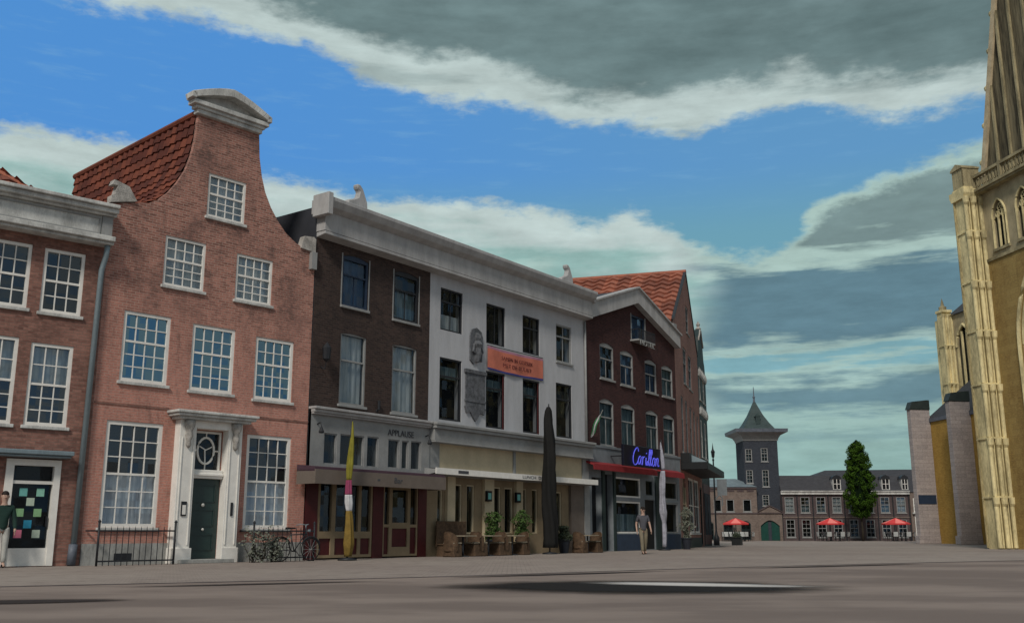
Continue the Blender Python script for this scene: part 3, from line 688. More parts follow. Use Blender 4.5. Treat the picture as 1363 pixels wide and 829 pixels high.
# ------------------------------------------------------------------ red brick bell-gabled house
def house_gable():
    h = facade('brick_house', 'tall red brick house with bell gable and white pediment, white door surround', 'house', *F2)
    W = 7.02
    gx = [(0.0, 9.9), (.75, 10.1), (1.1, 10.18), (1.41, 10.38), (1.7, 10.68), (1.95, 11.05), (2.18, 11.5), (2.33, 12.0), (2.43, 12.6), (2.47, 13.45), (4.63, 13.45), (4.70, 12.6), (4.82, 12.0), (4.98, 11.5), (5.22, 11.05), (5.52, 10.65), (5.85, 10.32), (6.25, 10.08), (6.5, 9.98), (W, 9.9)]
    holes = [(2.96, 4.29, 10.24, 11.62), (1.71, 3.04, 7.86, 9.36), (4.1, 5.42, 7.83, 9.3), (.65, 2.08, 4.94, 6.94), (2.78, 4.22, 4.9, 6.88), (4.95, 6.36, 4.85, 6.8), (.42, 2.08, .97, 3.84), (4.83, 6.43, .95, 3.76), (2.97, 3.99, .12, 3.75)]
    wall_mb(gx, .55, holes, slab=.14).build('wall', ['brick_red', 'dark_room'], h)
    MB().quad((0, .14, 0), (0, .14, 9.75), (0, 8.38, 9.75), (0, 8.38, 0)).quad((W, .14, 0), (W, 8.38, 0), (W, 8.38, 9.75), (W, .14, 9.75)).quad((0, 8.38, 0), (0, 8.38, 9.75), (W, 8.38, 9.75), (W, 8.38, 0)).build('side_wall', 'brick_red', h)
    # plinth
    MB().box(0, 2.44, -.05, .1, 0, .56).build('plinth', 'plinth', h); MB().box(4.47, W, -.05, .1, 0, .56).build('plinth', 'plinth', h)
    MB().box(.9, 1.4, -.056, -.04, .1, .3).build('cellar_vent', 'iron', h)
    # string course
    MB().box(.02, 2.2, -.02, .0, 4.26, 4.32).build('string_course', 'brick_left', h); MB().box(4.8, W, -.02, .0, 4.26, 4.32).build('string_course', 'brick_left', h)
    spec = [(4, 3, 2), (4, 3, 2), (4, 3, 2), (4, 3, 2), (4, 3, 2), (4, 3, 2)]
    for i, hh in enumerate(holes[:8]):
        if i < 3: window(h, *hh, 4, 3, glassm='glass', back='curtain_pale', rows_up=2, rail=.55, fw=.08)
        elif i < 6: window(h, *hh, 4, 3, glassm='glass_blue', rows_up=2, rail=.58, fw=.10)
        else: window(h, *hh, 4, 3, glassm='glass', rail=.5, back='lace', back_z=(hh[2] + .08, hh[2] + 1.42), fw=.11)
    # pediment
    p = MB()
    p.box(2.36, 4.66, -.14, .12, 13.36, 13.5).box(2.28, 4.72, -.2, .12, 13.5, 13.6).box(2.16, 4.82, -.28, .12, 13.6, 13.74)
    def arc(r0, z0, up, n=14, x0=2.04, x1=4.88):
        return [(x0 + (x1 - x0) * i / n, z0 + up * (1 - abs(2 * i / n - 1) ** 1.35)) for i in range(n + 1)]
    top = arc(0, 13.92, .5); inner = arc(0, 13.78, .38, x0=2.2, x1=4.72)
    p.prism([(2.1, 13.74)] + top + [(4.82, 13.74)], .0, .12, 'y')
    for (a, b), (c, d) in zip(zip(top, top[1:]), zip(inner, inner[1:])):
        p.prism([a, b, d, c], -.34, .0, 'y')
    p.box(2.04, 2.2, -.34, 0, 13.74, 13.92).box(4.72, 4.88, -.34, 0, 13.74, 13.92)
    p.build('pediment', 'trim_weathered', h, bevel=.012)
    # shoulder ornaments
    for a, b, s in ((-.04, .72, 1), (W - .02, W - .72, -1)):
        q = [(a, 9.92), (b, 10.12), (a + s * .5, 10.5), (a + s * .05, 10.6), (a, 10.45), (a + s * .16, 10.45), (a + s * .1, 10.18), (a, 10.12)]
        if s > 0: MB().prism(q, -.06, .2, 'y').build('shoulder_stone', 'stone_orn', h)
        else: MB().prism([(W - .6, 9.95), (W - .02, 9.9), (W - .02, 10.35), (W - .1, 10.42), (W - .48, 10.38)], -.06, .2, 'y').build('shoulder_stone', 'stone_orn', h)
    MB().box(W - .22, W - .02, -.16, -.001, 9.3, 9.88).build('bracket', 'trim_shade', h)
    # bell-shaped roof following the gable curve
    curve = [(-.12, 9.78), (.4, 9.95), (.9, 10.12), (1.41, 10.38), (1.7, 10.68), (1.95, 11.05), (2.18, 11.5), (2.33, 12.0), (2.43, 12.6), (2.47, 13.4)]
    NT = 23; RE = .15 + 23 * .36
    def resample(P, d):
        out = [Vector((P[0][0], 0, P[0][1]))]; rest_ = d
        for a, b in zip(P, P[1:]):
            a, b = Vector((a[0], 0, a[1])), Vector((b[0], 0, b[1])); L_ = (b - a).length; t = rest_
            while t <= L_: out.append(a + (b - a) * (t / L_)); t += d
            rest_ = t - L_
        out.append(Vector((P[-1][0], 0, P[-1][1]))); return out
    r = MB(); full = [(x, z - .08) for x, z in curve] + [(3.52, 13.78)] + [(W - x, z - .08) for x, z in reversed(curve)]
    for (a, za), (b, zb) in zip(full, full[1:]): r.quad((a, .12, za), (b, .12, zb), (b, RE, zb), (a, RE, za))
    r.quad(*[(a, RE, za) for a, za in full])
    ro = r.build('roof', 'slate', h)
    for s in (-1, 1):
        Q = resample(curve, .33)
        if s > 0: Q = [Vector((W - q.x, 0, q.z)) for q in Q]
        mb = MB(); tn = []
        for q0, q1 in zip(Q, Q[1:]):
            d_ = q1 - q0
            if d_.length < .1: continue
            a, t = pantile_mb((q0.x, .15, q0.z), (0, 1, 0), d_, NT, 1, .36, d_.length, amp=.055, lip=.05)
            if d_.z / d_.length > .97: pass
            i = len(mb.v); mb.v += a.v; mb.f += [tuple(i + q for q in f) for f in a.f]; mb.mi += a.mi; tn += t
        build_tiles(mb, tn, 'roof_tiles', 'tile_red', ro)
    mb, tn = pantile_mb((2.45, .15, 13.38), (0, 1, 0), (1.05, 0, .4), NT, 3, .36, .375, amp=.055, lip=.05)
    build_tiles(mb, tn, 'roof_tiles', 'tile_red', ro)
    MB().tube([(2.46, .15, 13.42), (2.46, RE, 13.42)], .11, 8).build('ridge_tiles', 'tile_red', ro)
    # door surround
    s = MB()
    s.box(2.44, 2.96, -.3, 0.02, .0, 4.0).box(4.0, 4.47, -.3, .02, 0, 4.0).box(2.96, 4.0, -.3, .02, 3.78, 4.0)
    s.box(2.40, 3.0, -.36, -.3, 0, .42).box(3.96, 4.51, -.36, -.3, 0, .42).box(2.40, 2.44, -.36, 0, 0, .42).box(4.47, 4.51, -.36, 0, 0, .42)
    s.box(2.5, 2.54, -.325, -.3, .5, 3.5).box(2.86, 2.9, -.325, -.3, .5, 3.5).box(4.05, 4.09, -.325, -.3, .5, 3.5).box(4.36, 4.4, -.325, -.3, .5, 3.5)
    su = s.build('door_surround', 'trim_white', h, bevel=.008)
    MB().box(2.3, 4.62, -.5, .0, 4.0, 4.08).box(2.2, 4.74, -.6, .0, 4.08, 4.16).box(2.14, 4.8, -.66, .0, 4.16, 4.24).build('canopy', 'trim_weathered', su, bevel=.015)
    for x in (2.7, 4.23):
        k = MB(); k.lathe([(.02, 3.2), (.08, 3.28), (.06, 3.4), (.12, 3.55), (.09, 3.68), (.16, 3.82), (.17, 3.98)], x, -.34, 10, wob=.15)
        k.build('bracket', 'stone_orn', su, smooth=True)
    d = MB(); d.box(2.97, 3.99, .0, .1, .12, 2.36)
    for z0, z1 in ((.35, .8), (1.02, 1.5), (1.7, 2.2)):
        d.box(3.12, 3.84, -.02, .0, z0, z0 + .03).box(3.12, 3.84, -.02, .0, z1 - .03, z1).box(3.12, 3.15, -.02, .0, z0, z1).box(3.81, 3.84, -.02, .0, z0, z1)
    dr = d.build('door', 'door_green', h)
    MB().lathe([(.0, -.0), (.045, .0), (.05, .03), (.0, .05)], 0, 0, 10).build('door_knob', 'trim_white', dr, smooth=True).matrix_local = Matrix.Translation((3.46, -.01, 1.62)) @ Matrix.Rotation(R(90), 4, 'X')
    MB().lathe([(.0, -.0), (.035, .0), (.04, .03), (.0, .05)], 0, 0, 10).build('letter_flap', 'trim_white', dr, smooth=True).matrix_local = Matrix.Translation((3.5, -.01, .93)) @ Matrix.Rotation(R(90), 4, 'X')
    MB().box(2.97, 3.99, -.14, .1, 2.37, 2.62).box(2.97, 3.99, -.18, .1, 2.44, 2.52).build('transom_bar', 'trim_white', h, bevel=.015)
    # transom light with oval tracery
    t = MB(); t.box(3.0, 3.06, .02, .08, 2.62, 3.74).box(3.9, 3.96, .02, .08, 2.62, 3.74).box(3.06, 3.9, .02, .08, 3.68, 3.74)
    cx, cz = 3.48, 3.18
    ring = [(cx + .27 * math.cos(a), .05, cz + .38 * math.sin(a)) for a in [2 * math.pi * i / 20 for i in range(21)]]
    t.tube(ring, .035, 6)
    t.tube([(cx, .05, cz - .38), (cx - .03, .05, cz + .05)], .022, 6).tube([(cx - .2, .05, cz + .12), (cx, .05, cz + .02)], .018, 6).tube([(cx + .2, .05, cz + .12), (cx, .05, cz + .02)], .018, 6)
    t.tube([(cx + .27, .05, cz), (3.9, .05, cz)], .02, 6).tube([(cx - .27, .05, cz), (3.06, .05, cz)], .02, 6).tube([(cx, .05, cz + .38), (cx, .05, 3.68)], .02, 6).tube([(cx, .05, cz - .38), (cx, .05, 2.62)], .02, 6)
    tr = t.build('transom_window', 'trim_white', h)
    MB().quad((3.0, .07, 2.62), (3.96, .07, 2.62), (3.96, .07, 3.74), (3.0, .07, 3.74)).build('pane', 'glass_dim', tr)
    MB().box(2.62, 2.78, -.33, -.3, 1.3, 1.7).box(2.65, 2.75, -.345, -.33, 1.34, 1.6, m=1).build('letter_box', ['iron', 'trim_white'], su)
    MB().box(4.2, 4.27, -.33, -.3, 1.32, 1.7).build('bell_pull', 'iron', su)
    MB().box(2.6, 4.3, -.5, -.0, 0, .11).build('door_step', 'plinth', h, bevel=.01)
house_gable()

def railing(name, label, u0, u1, F=F2, hgt=.95):
    o = facade(name, label, 'railing', at(F, 0, .75)[:2], F[1])
    r = MB(); r.box(u0, u1, -.02, .02, hgt - .08, hgt - .04).box(u0, u1, -.02, .02, .1, .14)
    r.build('rail', 'iron', o)
    n = int((u1 - u0) / .16); b = MB()
    for i in range(n + 1):
        x = u0 + (u1 - u0) * i / n; b.tube([(x, 0, .0), (x, 0, hgt), (x, 0, hgt + .06)], [.011, .011, .002], 5)
    b.build('bars', 'iron', o)
    for x in (u0, u1): MB().tube([(x, 0, 0), (x, 0, hgt + .15)], .03, 8).lathe([(.0, hgt + .12), (.05, hgt + .17), (.0, hgt + .24)], x, 0, 8).build('post', 'iron', o, smooth=True)
    s = MB(); s.box(u0 - .02, u0 + .02, 0, .72, hgt - .08, hgt - .04).box(u1 - .02, u1 + .02, 0, .72, hgt - .08, hgt - .04); s.build('return_rail', 'iron', o)
railing('iron_railing', 'black iron railing under the left ground window of the gabled brick house', .1, 2.25)
railing('iron_railing', 'black iron railing right of the white door surround behind the bicycle', 4.75, 6.9)

def shrub(name, label, base, w, h, n, leaf, seed, cat='shrub', lsize=.05):
    rnd = random.Random(seed)
    o = thing(name, label, cat, base)
    st = MB(); tips = []
    for i in range(n):
        a = rnd.uniform(0, 6.28); x, y = rnd.uniform(-w / 2, w / 2), rnd.uniform(-.12, .12)
        p = Vector((x * .6, y, 0)); pts = [p.copy()]
        for k in range(4):
            p = p + Vector((rnd.uniform(-.12, .12) + x * .12, rnd.uniform(-.06, .06), h / 4 * rnd.uniform(.6, 1.15))); pts.append(p.copy()); tips.append(p.copy())
        st.tube(pts, [.014, .012, .01, .007, .004], 5)
    st.build('stem', 'bark', o)
    lf = MB()
    for t in tips:
        for k in range(9):
            c = t + Vector((rnd.gauss(0, .08), rnd.gauss(0, .06), rnd.gauss(0, .08))); u = Vector((rnd.gauss(0, 1), rnd.gauss(0, 1), rnd.gauss(0, 1))).normalized(); v = u.orthogonal().normalized()
            s = lsize * rnd.uniform(.6, 1.3); lf.quad(c - u * s, c + v * s * .6, c + u * s, c - v * s * .6)
    lf.build('foliage', leaf, o)
    return o
rz2 = R(90 - F2[1])
for i, (u, w, h_, lb) in enumerate(((4.72, .6, .9, 'straggly grey shrub at the right foot of the white door surround'), (5.25, .5, .7, 'low grey-leaved shrub between the door-side shrub and the bicycle'))):
    s = shrub('shrub', lb, at(F2, u, .95), w, h_, 11, 'leaf_grey', 40 + i); s.rotation_euler = (0, 0, rz2)
def bicycle():
    p = at(F2, 6.1, .95); o = thing('bicycle', 'dark upright bicycle leaning on the railing right of the white door surround', 'bicycle', p, rz2)
    def circ(cx, cz, r, n=28): return [(cx + r * math.cos(2 * math.pi * k / n), 0, cz + r * math.sin(2 * math.pi * k / n)) for k in range(n + 1)]
    for cx in (-.54, .54):
        w = MB().tube(circ(cx, .35, .33), .018, 6).build('wheel', 'black', o, smooth=True)
        sp = MB()
        for k in range(12): a = math.pi * 2 * k / 12; sp.tube([(cx, 0, .35), (cx + .32 * math.cos(a), 0, .35 + .32 * math.sin(a))], .004, 4)
        sp.tube([(cx, -.05, .35), (cx, .05, .35)], .02, 8); sp.build('spokes', 'trim_shade', w)
        MB().tube([(cx + .37 * math.cos(a), 0, .35 + .37 * math.sin(a)) for a in [math.pi * (.15 + .7 * k / 10) for k in range(11)]], .022, 6).build('mudguard', 'iron', o)
    f = MB(); bb = (-.06, 0, .30); hd = (.36, 0, .86); st = (-.2, 0, .78)
    f.tube([bb, hd], .018, 8).tube([bb, st], .018, 8).tube([st, (.38, 0, .80)], .016, 8).tube([bb, (-.54, 0, .35)], .013, 6).tube([st, (-.54, 0, .35)], .011, 6).tube([(.34, 0, .95), (.42, 0, .66), (.54, 0, .35)], .016, 8)
    f.build('frame', 'frame_dark', o, smooth=True)
    MB().tube([(.34, 0, .95), (.33, 0, 1.06)], .014, 6).tube([(.16, -.26, 1.06), (.28, -.2, 1.09), (.34, 0, 1.07), (.28, .2, 1.09), (.16, .26, 1.06)], .013, 6).build('handlebar', 'zinc', o, smooth=True)
    MB().tube([st, (-.23, 0, .92)], .014, 6).prism([(-.38, .93), (-.06, .95), (-.08, .99), (-.36, 1.0)], -.06, .06, 'y').build('saddle', 'black', o, bevel=.015)
    MB().tube([(-.06, -.1, .30), (-.06, .1, .30)], .02, 6).tube([(-.06, -.1, .3), (.06, -.1, .18)], .01, 6).tube([(-.06, .1, .3), (-.18, .1, .42)], .01, 6).box(.02, .1, -.18, -.1, .17, .19).box(-.22, -.14, .1, .18, .41, .43).build('crank', 'iron', o)
    MB().box(-.78, -.3, -.07, .07, .77, .785).tube([(-.7, .05, .78), (-.56, .03, .36)], .008, 5).tube([(-.7, -.05, .78), (-.56, -.03, .36)], .008, 5).build('carrier', 'iron', o)
    MB().lathe([(0, 0), (.035, .0), (.05, .06), (0, .07)], 0, 0, 10).build('headlight', 'zinc', o).matrix_local = Matrix.Translation((.42, 0, .9)) @ Matrix.Rotation(R(90), 4, 'Y')
bicycle()

# ------------------------------------------------------------------ dark brick house with the café below
def crown(h, u0, u1, left_end=False, right_end=False):
    """the tall plain entablature shared by the two middle houses"""
    c = MB()
    a = u0 - (.0 if left_end else 0)
    c.prism([(0, 10.46), (-.42, 10.52), (-.42, 10.62), (0, 10.62)], a + (.0), u1, 'x')
    c.box(a, u1, -.40, .02, 10.64, 11.3)
    c.prism([(0, 11.3), (-.40, 11.3), (-.62, 11.42), (-.72, 11.62), (-.72, 11.74), (-.3, 11.80), (0.3, 11.80), (.3, 11.3)], a, u1, 'x')
    return c
def house_dark():
    h = facade('brick_house', 'dark brown brick house with a café front and pale entablature on top', 'house', *F3)
    W = 5.8
    holes = [(1.23, 2.5, 8.38, 10.2, .1), (3.8, 5.15, 8.34, 10.18, .1), (1.27, 2.5, 5.02, 7.46, .06), (3.82, 5.12, 4.98, 7.44, .06)]
    wall_mb([(0, 10.6), (W, 10.6)], 4.75, holes).build('wall', ['brick_dark', 'dark_room'], h)
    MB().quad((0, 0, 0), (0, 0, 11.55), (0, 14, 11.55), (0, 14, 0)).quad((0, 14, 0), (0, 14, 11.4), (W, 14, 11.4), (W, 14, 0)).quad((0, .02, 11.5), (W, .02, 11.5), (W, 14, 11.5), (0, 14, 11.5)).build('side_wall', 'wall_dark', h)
    window(h, *holes[0][:4], 2, 1, 'frame_blue', 'glass_dim', 'curtain_blue', rail=.66, arch=.1, cols_up=1)
    window(h, *holes[1][:4], 2, 1, 'frame_dark', 'glass_dim', 'curtain_teal', rail=.66, arch=.1, cols_up=1, back_z=(8.4, 9.4))
    window(h, *holes[2][:4], 1, 1, 'trim_shade', 'glass_dim', 'curtain_pale', rail=.62, fw=.07)
    window(h, *holes[3][:4], 1, 1, 'trim_shade', 'glass_dim', 'curtain_pale', rail=.64, fw=.07)
    for i, (a, b, c, d, _) in enumerate(holes[:2]):
        MB().box(a - .05, a, -.012, .03, c, d).box(b, b + .05, -.012, .03, c, d).build('window_trim', 'trim_shade', h)
    crown(h, -.02, W).build('entablature', 'trim_grey', h, bevel=.012)
    # corner pier at the left end of the entablature
    MB().box(-.24, -.02, -.76, .0, 11.1, 11.86).build('cornice_block', 'trim_grey', h, bevel=.015)
    # café front: upper band
    holes = [(.6, 1.18, 3.0, 4.0), (1.32, 2.44, 3.0, 4.02), (2.58, 3.14, 3.0, 4.04), (3.62, 4.2, 3.02, 4.02), (4.32, 4.68, 3.02, 4.02), (4.8, 5.35, 3.02, 4.04)]
    wall_mb([(0, 4.74), (W, 4.74)], 2.86, holes, y0=-.1, reveal=.3).build('shop_band', ['trim_shade', 'dark_room'], h)
    for a, b, c, d in holes: window(h, a, b, c, d, 1, 1, 'trim_shade', 'glass_dim', rail=None, fw=.04, sill=False, y=-.1, name='shop_window')
    MB().box(0, W, -.22, -.1, 4.56, 4.62).box(-.02, W, -.28, -.1, 4.62, 4.72).box(-.04, W, -.36, 0.0, 4.72, 4.8).build('shop_cornice', 'trim_grey', h, bevel=.01)
    text_obj('shop_name', 'APPLAUSE', 'ink_grey', h, (4.25, -.112, 4.24), .3, width=1.35)
    for u in (.28, 5.58): MB().tube([(u, -.1, 4.25), (u, -.25, 4.3), (u, -.3, 4.15)], .025, 6).lathe([(.03, 4.15), (.09, 4.0), (.07, 3.95)], u, -.3, 10).build('wall_lamp', 'iron', h)
    # awning
    aw = MB(); aw.prism([(-.1, 2.92), (-.9, 2.84), (-.92, 2.70), (-.1, 2.72)], -.5, 5.75, 'x').build('awning', 'plum', h)
    MB().box(-.5, 5.75, -.95, -.925, 2.32, 2.76).box(-.5, -.48, -.925, -.1, 2.32, 2.76).box(5.73, 5.75, -.925, -.1, 2.32, 2.76).build('valance', 'taupe', aw if False else h)
    text_obj('valance_lettering', 'Bar', 'ink_grey', h, (3.25, -.955, 2.54), .26, width=.4, depth=.004)
    MB().box(2.25, 2.37, -.956, -.95, 2.5, 2.56).build('valance_mark', 'ink_grey', h)
    # pub front below the awning
    lf = MB(); y = -.02
    lf.quad((0, .3, 0), (W, .3, 0), (W, .3, 2.75), (0, .3, 2.75), m=1)
    lf.build('café_back_wall'.replace('é', 'e'), ['dark_room', 'dark_room'], h)
    for a, b in ((0, .52), (3.04, 3.55), (5.35, W)): MB().box(a, b, y, .3, 0, 2.8).build('pier', 'door_red', h)
    f = MB()
    for a, b in ((.53, .64), (1.15, 1.33), (1.9, 2.0), (2.36, 2.5), (2.94, 3.03)): f.box(a, b, y + .02, .12, .05, 2.75)
    for a, b in ((.64, 1.15), (1.33, 1.9), (2.0, 2.36), (2.5, 2.94)):
        f.box(a, b, y + .02, .12, .05, .14).box(a, b, y + .02, .12, .66, .88).box(a, b, y + .02, .12, 2.6, 2.75)
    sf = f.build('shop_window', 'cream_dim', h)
    for a, b in ((.64, 1.15), (1.33, 1.9), (2.0, 2.36), (2.5, 2.94)):
        MB().box(a, b, .05, .08, .14, .66).build('panel', 'door_red', sf)
        MB().quad((a, .08, .88), (b, .08, .88), (b, .08, 2.6), (a, .08, 2.6)).build('pane', 'glass_dim', sf)
    d = MB()
    for a, b in ((3.56, 3.62), (3.86, 4.02), (4.8, 4.95), (5.28, 5.34)): d.box(a, b, y + .02, .12, .05, 2.75)
    for a, b in ((3.62, 3.86), (4.95, 5.28)): d.box(a, b, y + .02, .12, 1.02, 1.12).box(a, b, y + .02, .12, .05, .12)
    d.box(4.02, 4.8, y + .02, .12, .05, .36).box(4.02, 4.8, y + .02, .12, .98, 1.18).box(4.02, 4.8, y + .02, .12, 2.3, 2.75)
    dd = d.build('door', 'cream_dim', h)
    for a, b, c, e in ((3.62, 3.86, .12, 1.02), (4.95, 5.28, .12, 1.02), (4.02, 4.8, .36, .98)): MB().box(a, b, .05, .08, c, e).build('panel', 'door_red', dd)
    for a, b, c, e in ((3.62, 3.86, 1.12, 2.75), (4.95, 5.28, 1.12, 2.75), (4.02, 4.8, 1.18, 2.3)): MB().quad((a, .08, c), (b, .08, c), (b, .08, e), (a, .08, e)).build('pane', 'glass_dim', dd)
    # lantern on the brick
    l = MB(); l.tube([(.42, 0, 6.15), (.42, -.18, 6.05), (.42, -.25, 6.3)], .02, 6).lathe([(.04, 6.3), (.12, 6.38), (.15, 6.75), (.05, 6.88), (.0, 6.95)], .42, -.25, 8)
    l.build('wall_lantern', 'iron', h)
    MB().tube([(3.1, 0, 4.95), (3.1, -.1, 5.0), (3.1, -.1, 5.3)], .05, 8).build('flag_holder', 'iron', h)
house_dark()

def swan(name, label, F, u, s=1):
    o = facade(name, label, 'ornament', at(F, u, .3)[:2], F[1]); o.location.z = 11.79
    P = [(-.55, 0), (.45, 0), (.42, .3), (.2, .75), (.05, .88), (-.12, .86), (-.1, .72), (.02, .62), (-.04, .4), (-.25, .28), (-.5, .2)]
    MB().prism(P, -.12, .12, 'y').build('figure', 'trim_grey', o, bevel=.04)
    MB().box(-.6, .5, -.16, .16, 0, .06).build('base', 'trim_grey', o)
swan('roof_ornament', 'pale curled stone ornament on the cornice above the dark brick house', F3, 1.5)
swan('roof_ornament', 'pale curled stone ornament near the right end of the cornice of the white house', F3, 14.75)

# ------------------------------------------------------------------ white house
def house_white():
    h = facade('white_house', 'white plastered house with dark windows, orange banner and cream terrace front', 'house', at(F3, 5.8)[:2], F3[1])
    o = 5.8; W = 10.98
    def q(a, b, c, d): return (a - o, b - o, c, d)
    up = [q(6.42, 7.75, 8.38, 10.02), q(9.28, 10.55, 8.28, 9.93), q(11.8, 13.05, 8.26, 9.88), q(14.35, 15.6, 8.24, 9.92)]
    lo = [q(6.42, 7.74, 4.96, 7.32), q(9.28, 10.54, 4.9, 7.16), q(11.8, 13.03, 4.9, 7.15), q(14.3, 15.58, 4.9, 7.28)]
    wall_mb([(0, 10.6), (W, 10.6)], 4.76, up + lo, reveal=.35).build('wall', ['wall_white', 'dark_room'], h)
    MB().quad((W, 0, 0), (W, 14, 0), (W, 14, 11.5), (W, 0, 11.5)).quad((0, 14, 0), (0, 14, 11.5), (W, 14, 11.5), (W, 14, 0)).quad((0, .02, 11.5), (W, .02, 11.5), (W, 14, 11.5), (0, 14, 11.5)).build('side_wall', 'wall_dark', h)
    for i, a in enumerate(up):
        window(h, *a, 2, 1, 'frame_dark' if i < 3 else 'trim_shade', 'glass_dim', None if i != 0 else 'curtain_pale', rail=.7 if i != 1 else None, fw=.06, sill=(i == 3), back_z=(a[2] + .08, a[2] + .65) if i == 0 else None)
    for i, a in enumerate(lo):
        window(h, *a, 1 if i < 3 else 1, 1, 'frame_dark', 'glass_dim', 'dim_room' if i == 3 else 'curtain_teal', rail=.72, fw=.07, sill=False, back_z=(a[3] - .75, a[3] - .3))
    for i, a in enumerate(lo[1:3]): MB().box(a[1] - .13, a[1] - .075, .0, .03, a[2], a[3] - .1).build('red_shutter_edge', 'door_red', h)
    crown(h, 0, W + .05).build('entablature', 'trim_grey', h, bevel=.012)
    MB().box(W + .05, W + .25, -.5, 0, 11.3, 11.75).build('cornice_block', 'trim_grey', h, bevel=.015)
    # side strip / downpipe at right edge
    MB().tube([(W - .12, -.08, 10.4), (W - .12, -.08, 4.8)], .05, 8).build('downpipe', 'trim_shade', h, smooth=True)
    # fascia over the shopfront
    f = MB(); f.box(0, W, -.34, 0, 4.12, 4.56).box(-.05, W + .0, -.46, 0, 4.56, 4.68).box(-.08, W + .0, -.52, 0, 4.68, 4.78).box(0, W, -.38, 0, 4.06, 4.12)
    f.build('fascia', 'trim_shade', h, bevel=.012)
    # cream band
    b = MB(); b.box(.02, W - .02, -.02, .2, 3.15, 4.06, m=0); b.box(5.25, 5.4, -.08, -.02, 3.15, 4.06, m=1).box(.02, .62, -.06, -.02, 3.15, 4.06, m=1).box(8.2, 8.3, -.08, -.02, 3.15, 4.06, m=1).box(W - .5, W - .02, -.1, -.02, 3.15, 4.06, m=1)
    b.build('upper_band', ['cream', 'trim_shade'], h)
    c = MB(); c.prism([(0, 3.14), (-.62, 3.06), (-.62, 2.94), (0, 2.86)], -.25, W - .15, 'x'); c.build('flat_canopy', 'trim_shade', h)
    MB().box(-.25, W - .15, -.66, -.62, 2.9, 3.12).build('canopy_fascia', 'trim_white', h)
    text_obj('canopy_lettering', "LUNCH  DINER", 'ink_grey', h, (6.0, -.668, 3.01), .17, width=1.9, depth=.003)
    MB().box(1.0, 1.6, -.668, -.66, 2.96, 3.07).build('canopy_plate', 'ink_grey', h)
    # terrace front
    hs = [(.65, .95, .85, 2.4), (1.65, 2.1, .8, 2.62), (2.38, 2.85, .8, 2.62), (4.1, 4.55, .8, 2.6), (4.8, 5.35, .8, 2.6), (6.0, 6.35, .8, 2.6), (6.7, 7.1, .8, 2.6), (8.5, 8.92, .85, 2.55)]
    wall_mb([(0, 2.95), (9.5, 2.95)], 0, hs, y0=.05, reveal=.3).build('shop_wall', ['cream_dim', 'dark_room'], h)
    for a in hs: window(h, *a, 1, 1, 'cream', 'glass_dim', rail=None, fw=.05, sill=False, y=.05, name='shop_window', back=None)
    for a, b_ in ((1.1, 1.55), (3.35, 3.95), (5.45, 5.9)): MB().box(a, b_, -.08, .05, 0, 2.9).box(a - .04, b_ + .04, -.1, -.08, 0, .3).build('pilaster', 'cream', h)
    MB().box(9.5, 10.55, -.08, .2, 0, 2.9).box(9.5, 10.55, -.1, -.08, .75, .82).build('grey_panel', 'taupe', h)
    MB().box(10.55, W, -.12, .2, 0, 2.9).build('corner_pier', 'trim_shade', h)
    for x in (3.35, 5.28):
        MB().box(x, x + .3, -.2, -.1, 2.02, 2.42).box(x + .05, x + .25, -.206, -.2, 2.1, 2.34, m=1).build('menu_board', ['black', 'paper_teal'], h)
    # relief and plaque
    r = MB()
    r.prism([(2.4, 7.45), (2.62, 7.3), (2.8, 7.55), (3.15, 7.45), (3.2, 8.4), (3.1, 8.65), (2.8, 8.78), (2.5, 8.68), (2.4, 8.4)], -.06, 0, 'y')
    r.lathe([(.12, 7.4), (.2, 7.7), (.16, 7.95), (.22, 8.1), (.12, 8.25), (.15, 8.35), (.13, 8.5), (.03, 8.58)], 2.8, -.06, 10, wob=.2)
    r.tube([(2.6, -.08, 8.1), (2.5, -.12, 7.8), (2.7, -.16, 7.7)], .05, 6).tube([(3.0, -.08, 8.1), (3.1, -.12, 7.8), (2.9, -.16, 7.7)], .05, 6)
    r.build('relief_figure', 'relief', h)
    p = MB(); p.box(2.15, 3.35, -.06, 0, 5.55, 7.0).box(2.08, 3.42, -.1, 0, 6.92, 7.06).box(2.12, 3.38, -.08, 0, 5.8, 5.88)
    p.prism([(2.1, 5.6), (2.2, 5.35), (2.45, 5.4), (2.6, 5.2), (2.75, 5.05), (2.9, 5.2), (3.05, 5.4), (3.3, 5.35), (3.4, 5.6)], -.07, 0, 'y')
    p.build('plaque', 'relief', h)
house_white()
def banner_orange():
    o = facade('banner', 'orange horizontal banner with dark lettering hung across the white house', 'banner', at(F3, 9.3, .06)[:2], F3[1])
    n = 20; mb = MB()
    for i in range(n):
        for (za, zb, m) in ((7.22, 7.3, 1), (7.3, 8.08, 0), (8.08, 8.17, 2)):
            a, b = 3.95 * i / n, 3.95 * (i + 1) / n; ya, yb = -.02 * math.sin(i * .9), -.02 * math.sin((i + 1) * .9)
            sg = lambda x: -.05 * math.sin(math.pi * x / 3.95)
            mb.quad((a, ya, za + sg(a)), (b, yb, za + sg(b)), (b, yb, zb + sg(b)), (a, ya, zb + sg(a)), m=m)
    c = mb.build('cloth', ['orange', 'banner_blue', 'banner_edge'], o)
    text_obj('lettering', 'SAMEN IN GESPREK', 'ink', c, (2.0, -.035, 7.78), .22, width=2.2, depth=.003)
    text_obj('lettering', 'MET DE BUURT', 'ink', c, (2.0, -.035, 7.5), .22, width=2.0, depth=.003)
    MB().tube([(0, .02, 8.2), (3.95, .02, 8.2)], .015, 6).build('cord', 'iron', o)
banner_orange()

